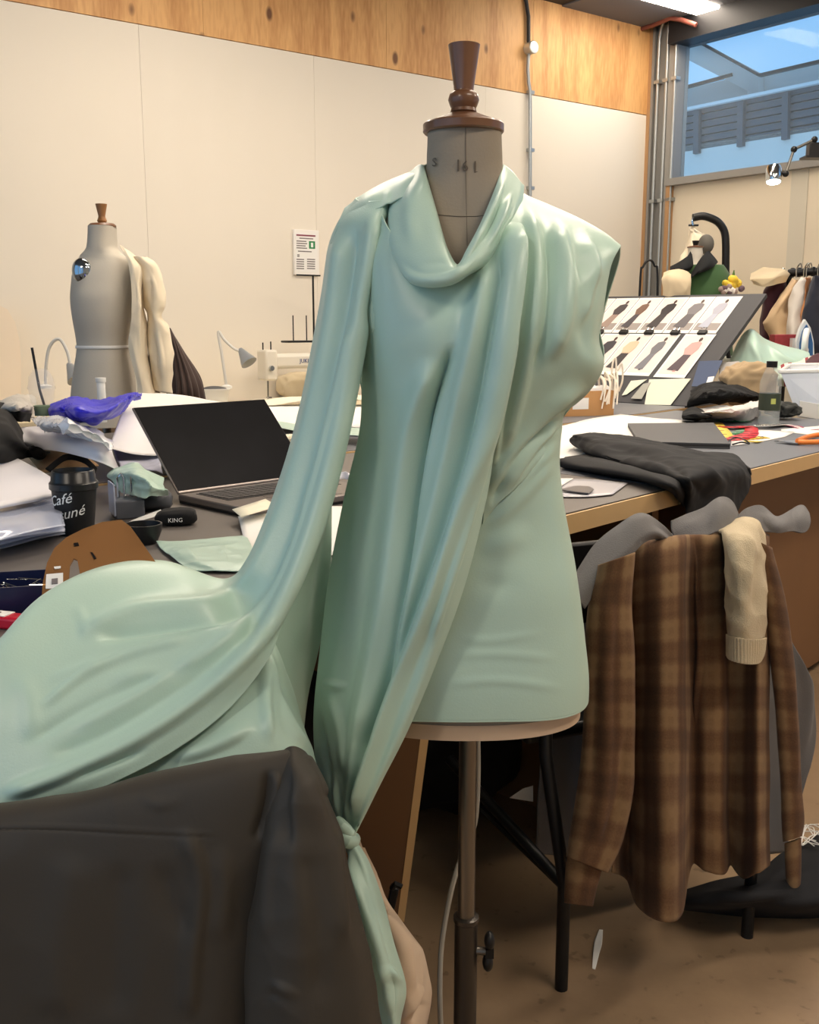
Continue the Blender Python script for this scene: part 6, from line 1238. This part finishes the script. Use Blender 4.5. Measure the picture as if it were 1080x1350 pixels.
C = rows([[(908, 366, Y3 - .12), (918, 350, Y3 - .13), (928, 336, Y3 - .08), (934, 330, Y3)], [(912, 366, Y3 - .17), (924, 356, Y3 - .18), (936, 346, Y3 - .13), (942, 340, Y3)], [(914, 362, Y3 - .15), (928, 358, Y3 - .16), (940, 352, Y3 - .12), (946, 346, Y3)]])
cloth('collar', C, 20, 30, M_cl, gj, [], .003, 20, 35, .004)
# black hat hung behind, cream chair back, flowers, wire arch
hat = thing('knitted_hat', 'round grey knitted hat perched behind the small form neck', 'hat', W(931, 330, Y3 + .1)); MB().ell(W(931, 322, Y3 + .12), (.045, .04, .055)).build('crown', mat('cap_grey', (92, 88, 82), .7), hat, world=True)
cs_ = thing('cream_cushion', 'rounded cream chair back in front of the green jacket', 'chair back', W(891, 392, 5.6))
C = rows([[(876, 362, 5.62), (885, 358, 5.6), (898, 358, 5.6), (908, 364, 5.62)], [(874, 372, 5.56), (884, 370, 5.52), (898, 370, 5.52), (909, 374, 5.56)], [(874, 392, 5.56), (884, 394, 5.52), (898, 394, 5.52), (908, 394, 5.56)]])
cloth('cover', C, 60, 70, M_toile2, cs_, [], .004, 15, 36, .02, rg=.012, rs=18)
fw = thing('flowers', 'yellow flowers in a patterned pot behind the display board', 'flowers', W(962, 386, 5.7))
rr = np.random.RandomState(4)
for i in range(9):
    c = W(956 + 18 * rr.rand(), 368 + 10 * rr.rand(), 5.68 + .05 * rr.rand())
    MB().ell(c, (.024, .018, .028), 10, 7, rotm(rr.rand() * 2, rr.rand() * 2, 0)).build('petal', mat('yellow_petal', (232, 196, 64), .6), fw, world=True)
MB().tube([W(966, 372, 5.7), W(967, 364, 5.7), W(968, 356, 5.69)], [.014, .010, .002], 8).build('leaf', mat('leaf_green', (92, 124, 58), .6), fw, world=True)
for i in range(14):
    c = W(948 + 34 * rr.rand(), 374 + 12 * rr.rand(), 5.66); MB().ell(c, (.016, .014, .016), 8, 6).build('bud', mat('bud_%d' % (i % 3), [(220, 212, 204), (96, 76, 84), (150, 130, 120)][i % 3], .7), fw, world=True)
ar = thing('wire_arch', 'thin black arched stand in front of the column', 'stand', (W(855, 400, 6.3)[0], 6.3, 0))
w0, w1 = W(843, 400, 6.3), W(868, 400, 6.3)
MB().tube(cr([(w0[0], 6.3, 0.0), (w0[0], 6.3, .6), W(844, 375, 6.3), W(848, 352, 6.3), W(856, 343, 6.3), W(863, 350, 6.3), W(867, 375, 6.3), (w1[0], 6.3, .6), (w1[0], 6.3, 0.0)], 60), .007, 8).build('hoop', M_blackmetal, ar, world=True)
# spot lamp on a jointed arm
Ys = 5.9
sp = thing('spot_lamp', 'lit silver spot lamp on a jointed black arm under the window', 'lamp', W(1020, 240, Ys))
ang = np.array(Vector((.05, .28, 1)).normalized().to_track_quat('Z', 'Y').to_matrix()); c = W(1020, 240, Ys)
hd_ = MB().lathe([(.040, .0), (.043, .004), (.042, .075), (.036, .09), (.001, .092)], 28, caps=False).xf(ang, c).build('shade', M_chrome, sp, world=True)
ML = bpy.data.materials.new('spot_bulb'); ML.use_nodes = True; _b = ML.node_tree.nodes['Principled BSDF']; _b.inputs['Emission Color'].default_value = (.85, 1, .95, 1); _b.inputs['Emission Strength'].default_value = 14
MB().lathe([(.001, -.002), (.036, -.002), (.038, .006), (.001, .008)], 24).xf(ang, c).build('bulb', ML, hd_, world=True)
J = [W(1036, 229, Ys), W(1047, 197, Ys), W(1074, 184, Ys)]
MB().tube([W(1026, 228, Ys), J[0]], .007, 8).build('yoke', M_blackmetal, sp, world=True)
for a, b in zip(J[:-1], J[1:]): MB().cyl(a, b, .008, n=8).build('arm', mat('arm_steel', (120, 118, 112), .3, .7), sp, world=True)
for a in J: MB().ell(a, (.018, .018, .018), 12, 8).build('joint', M_blackmetal, sp, world=True)
MB().box(W(1074, 198, Ys + .02), (.075, .06, .075)).build('mount', M_blackmetal, sp, world=True, bevel=.004)
MB().box(W(1074, 208, Ys + .02), (.13, .10, .012)).build('plate', M_blackmetal, sp, world=True)
bpy.context.view_layer.update()
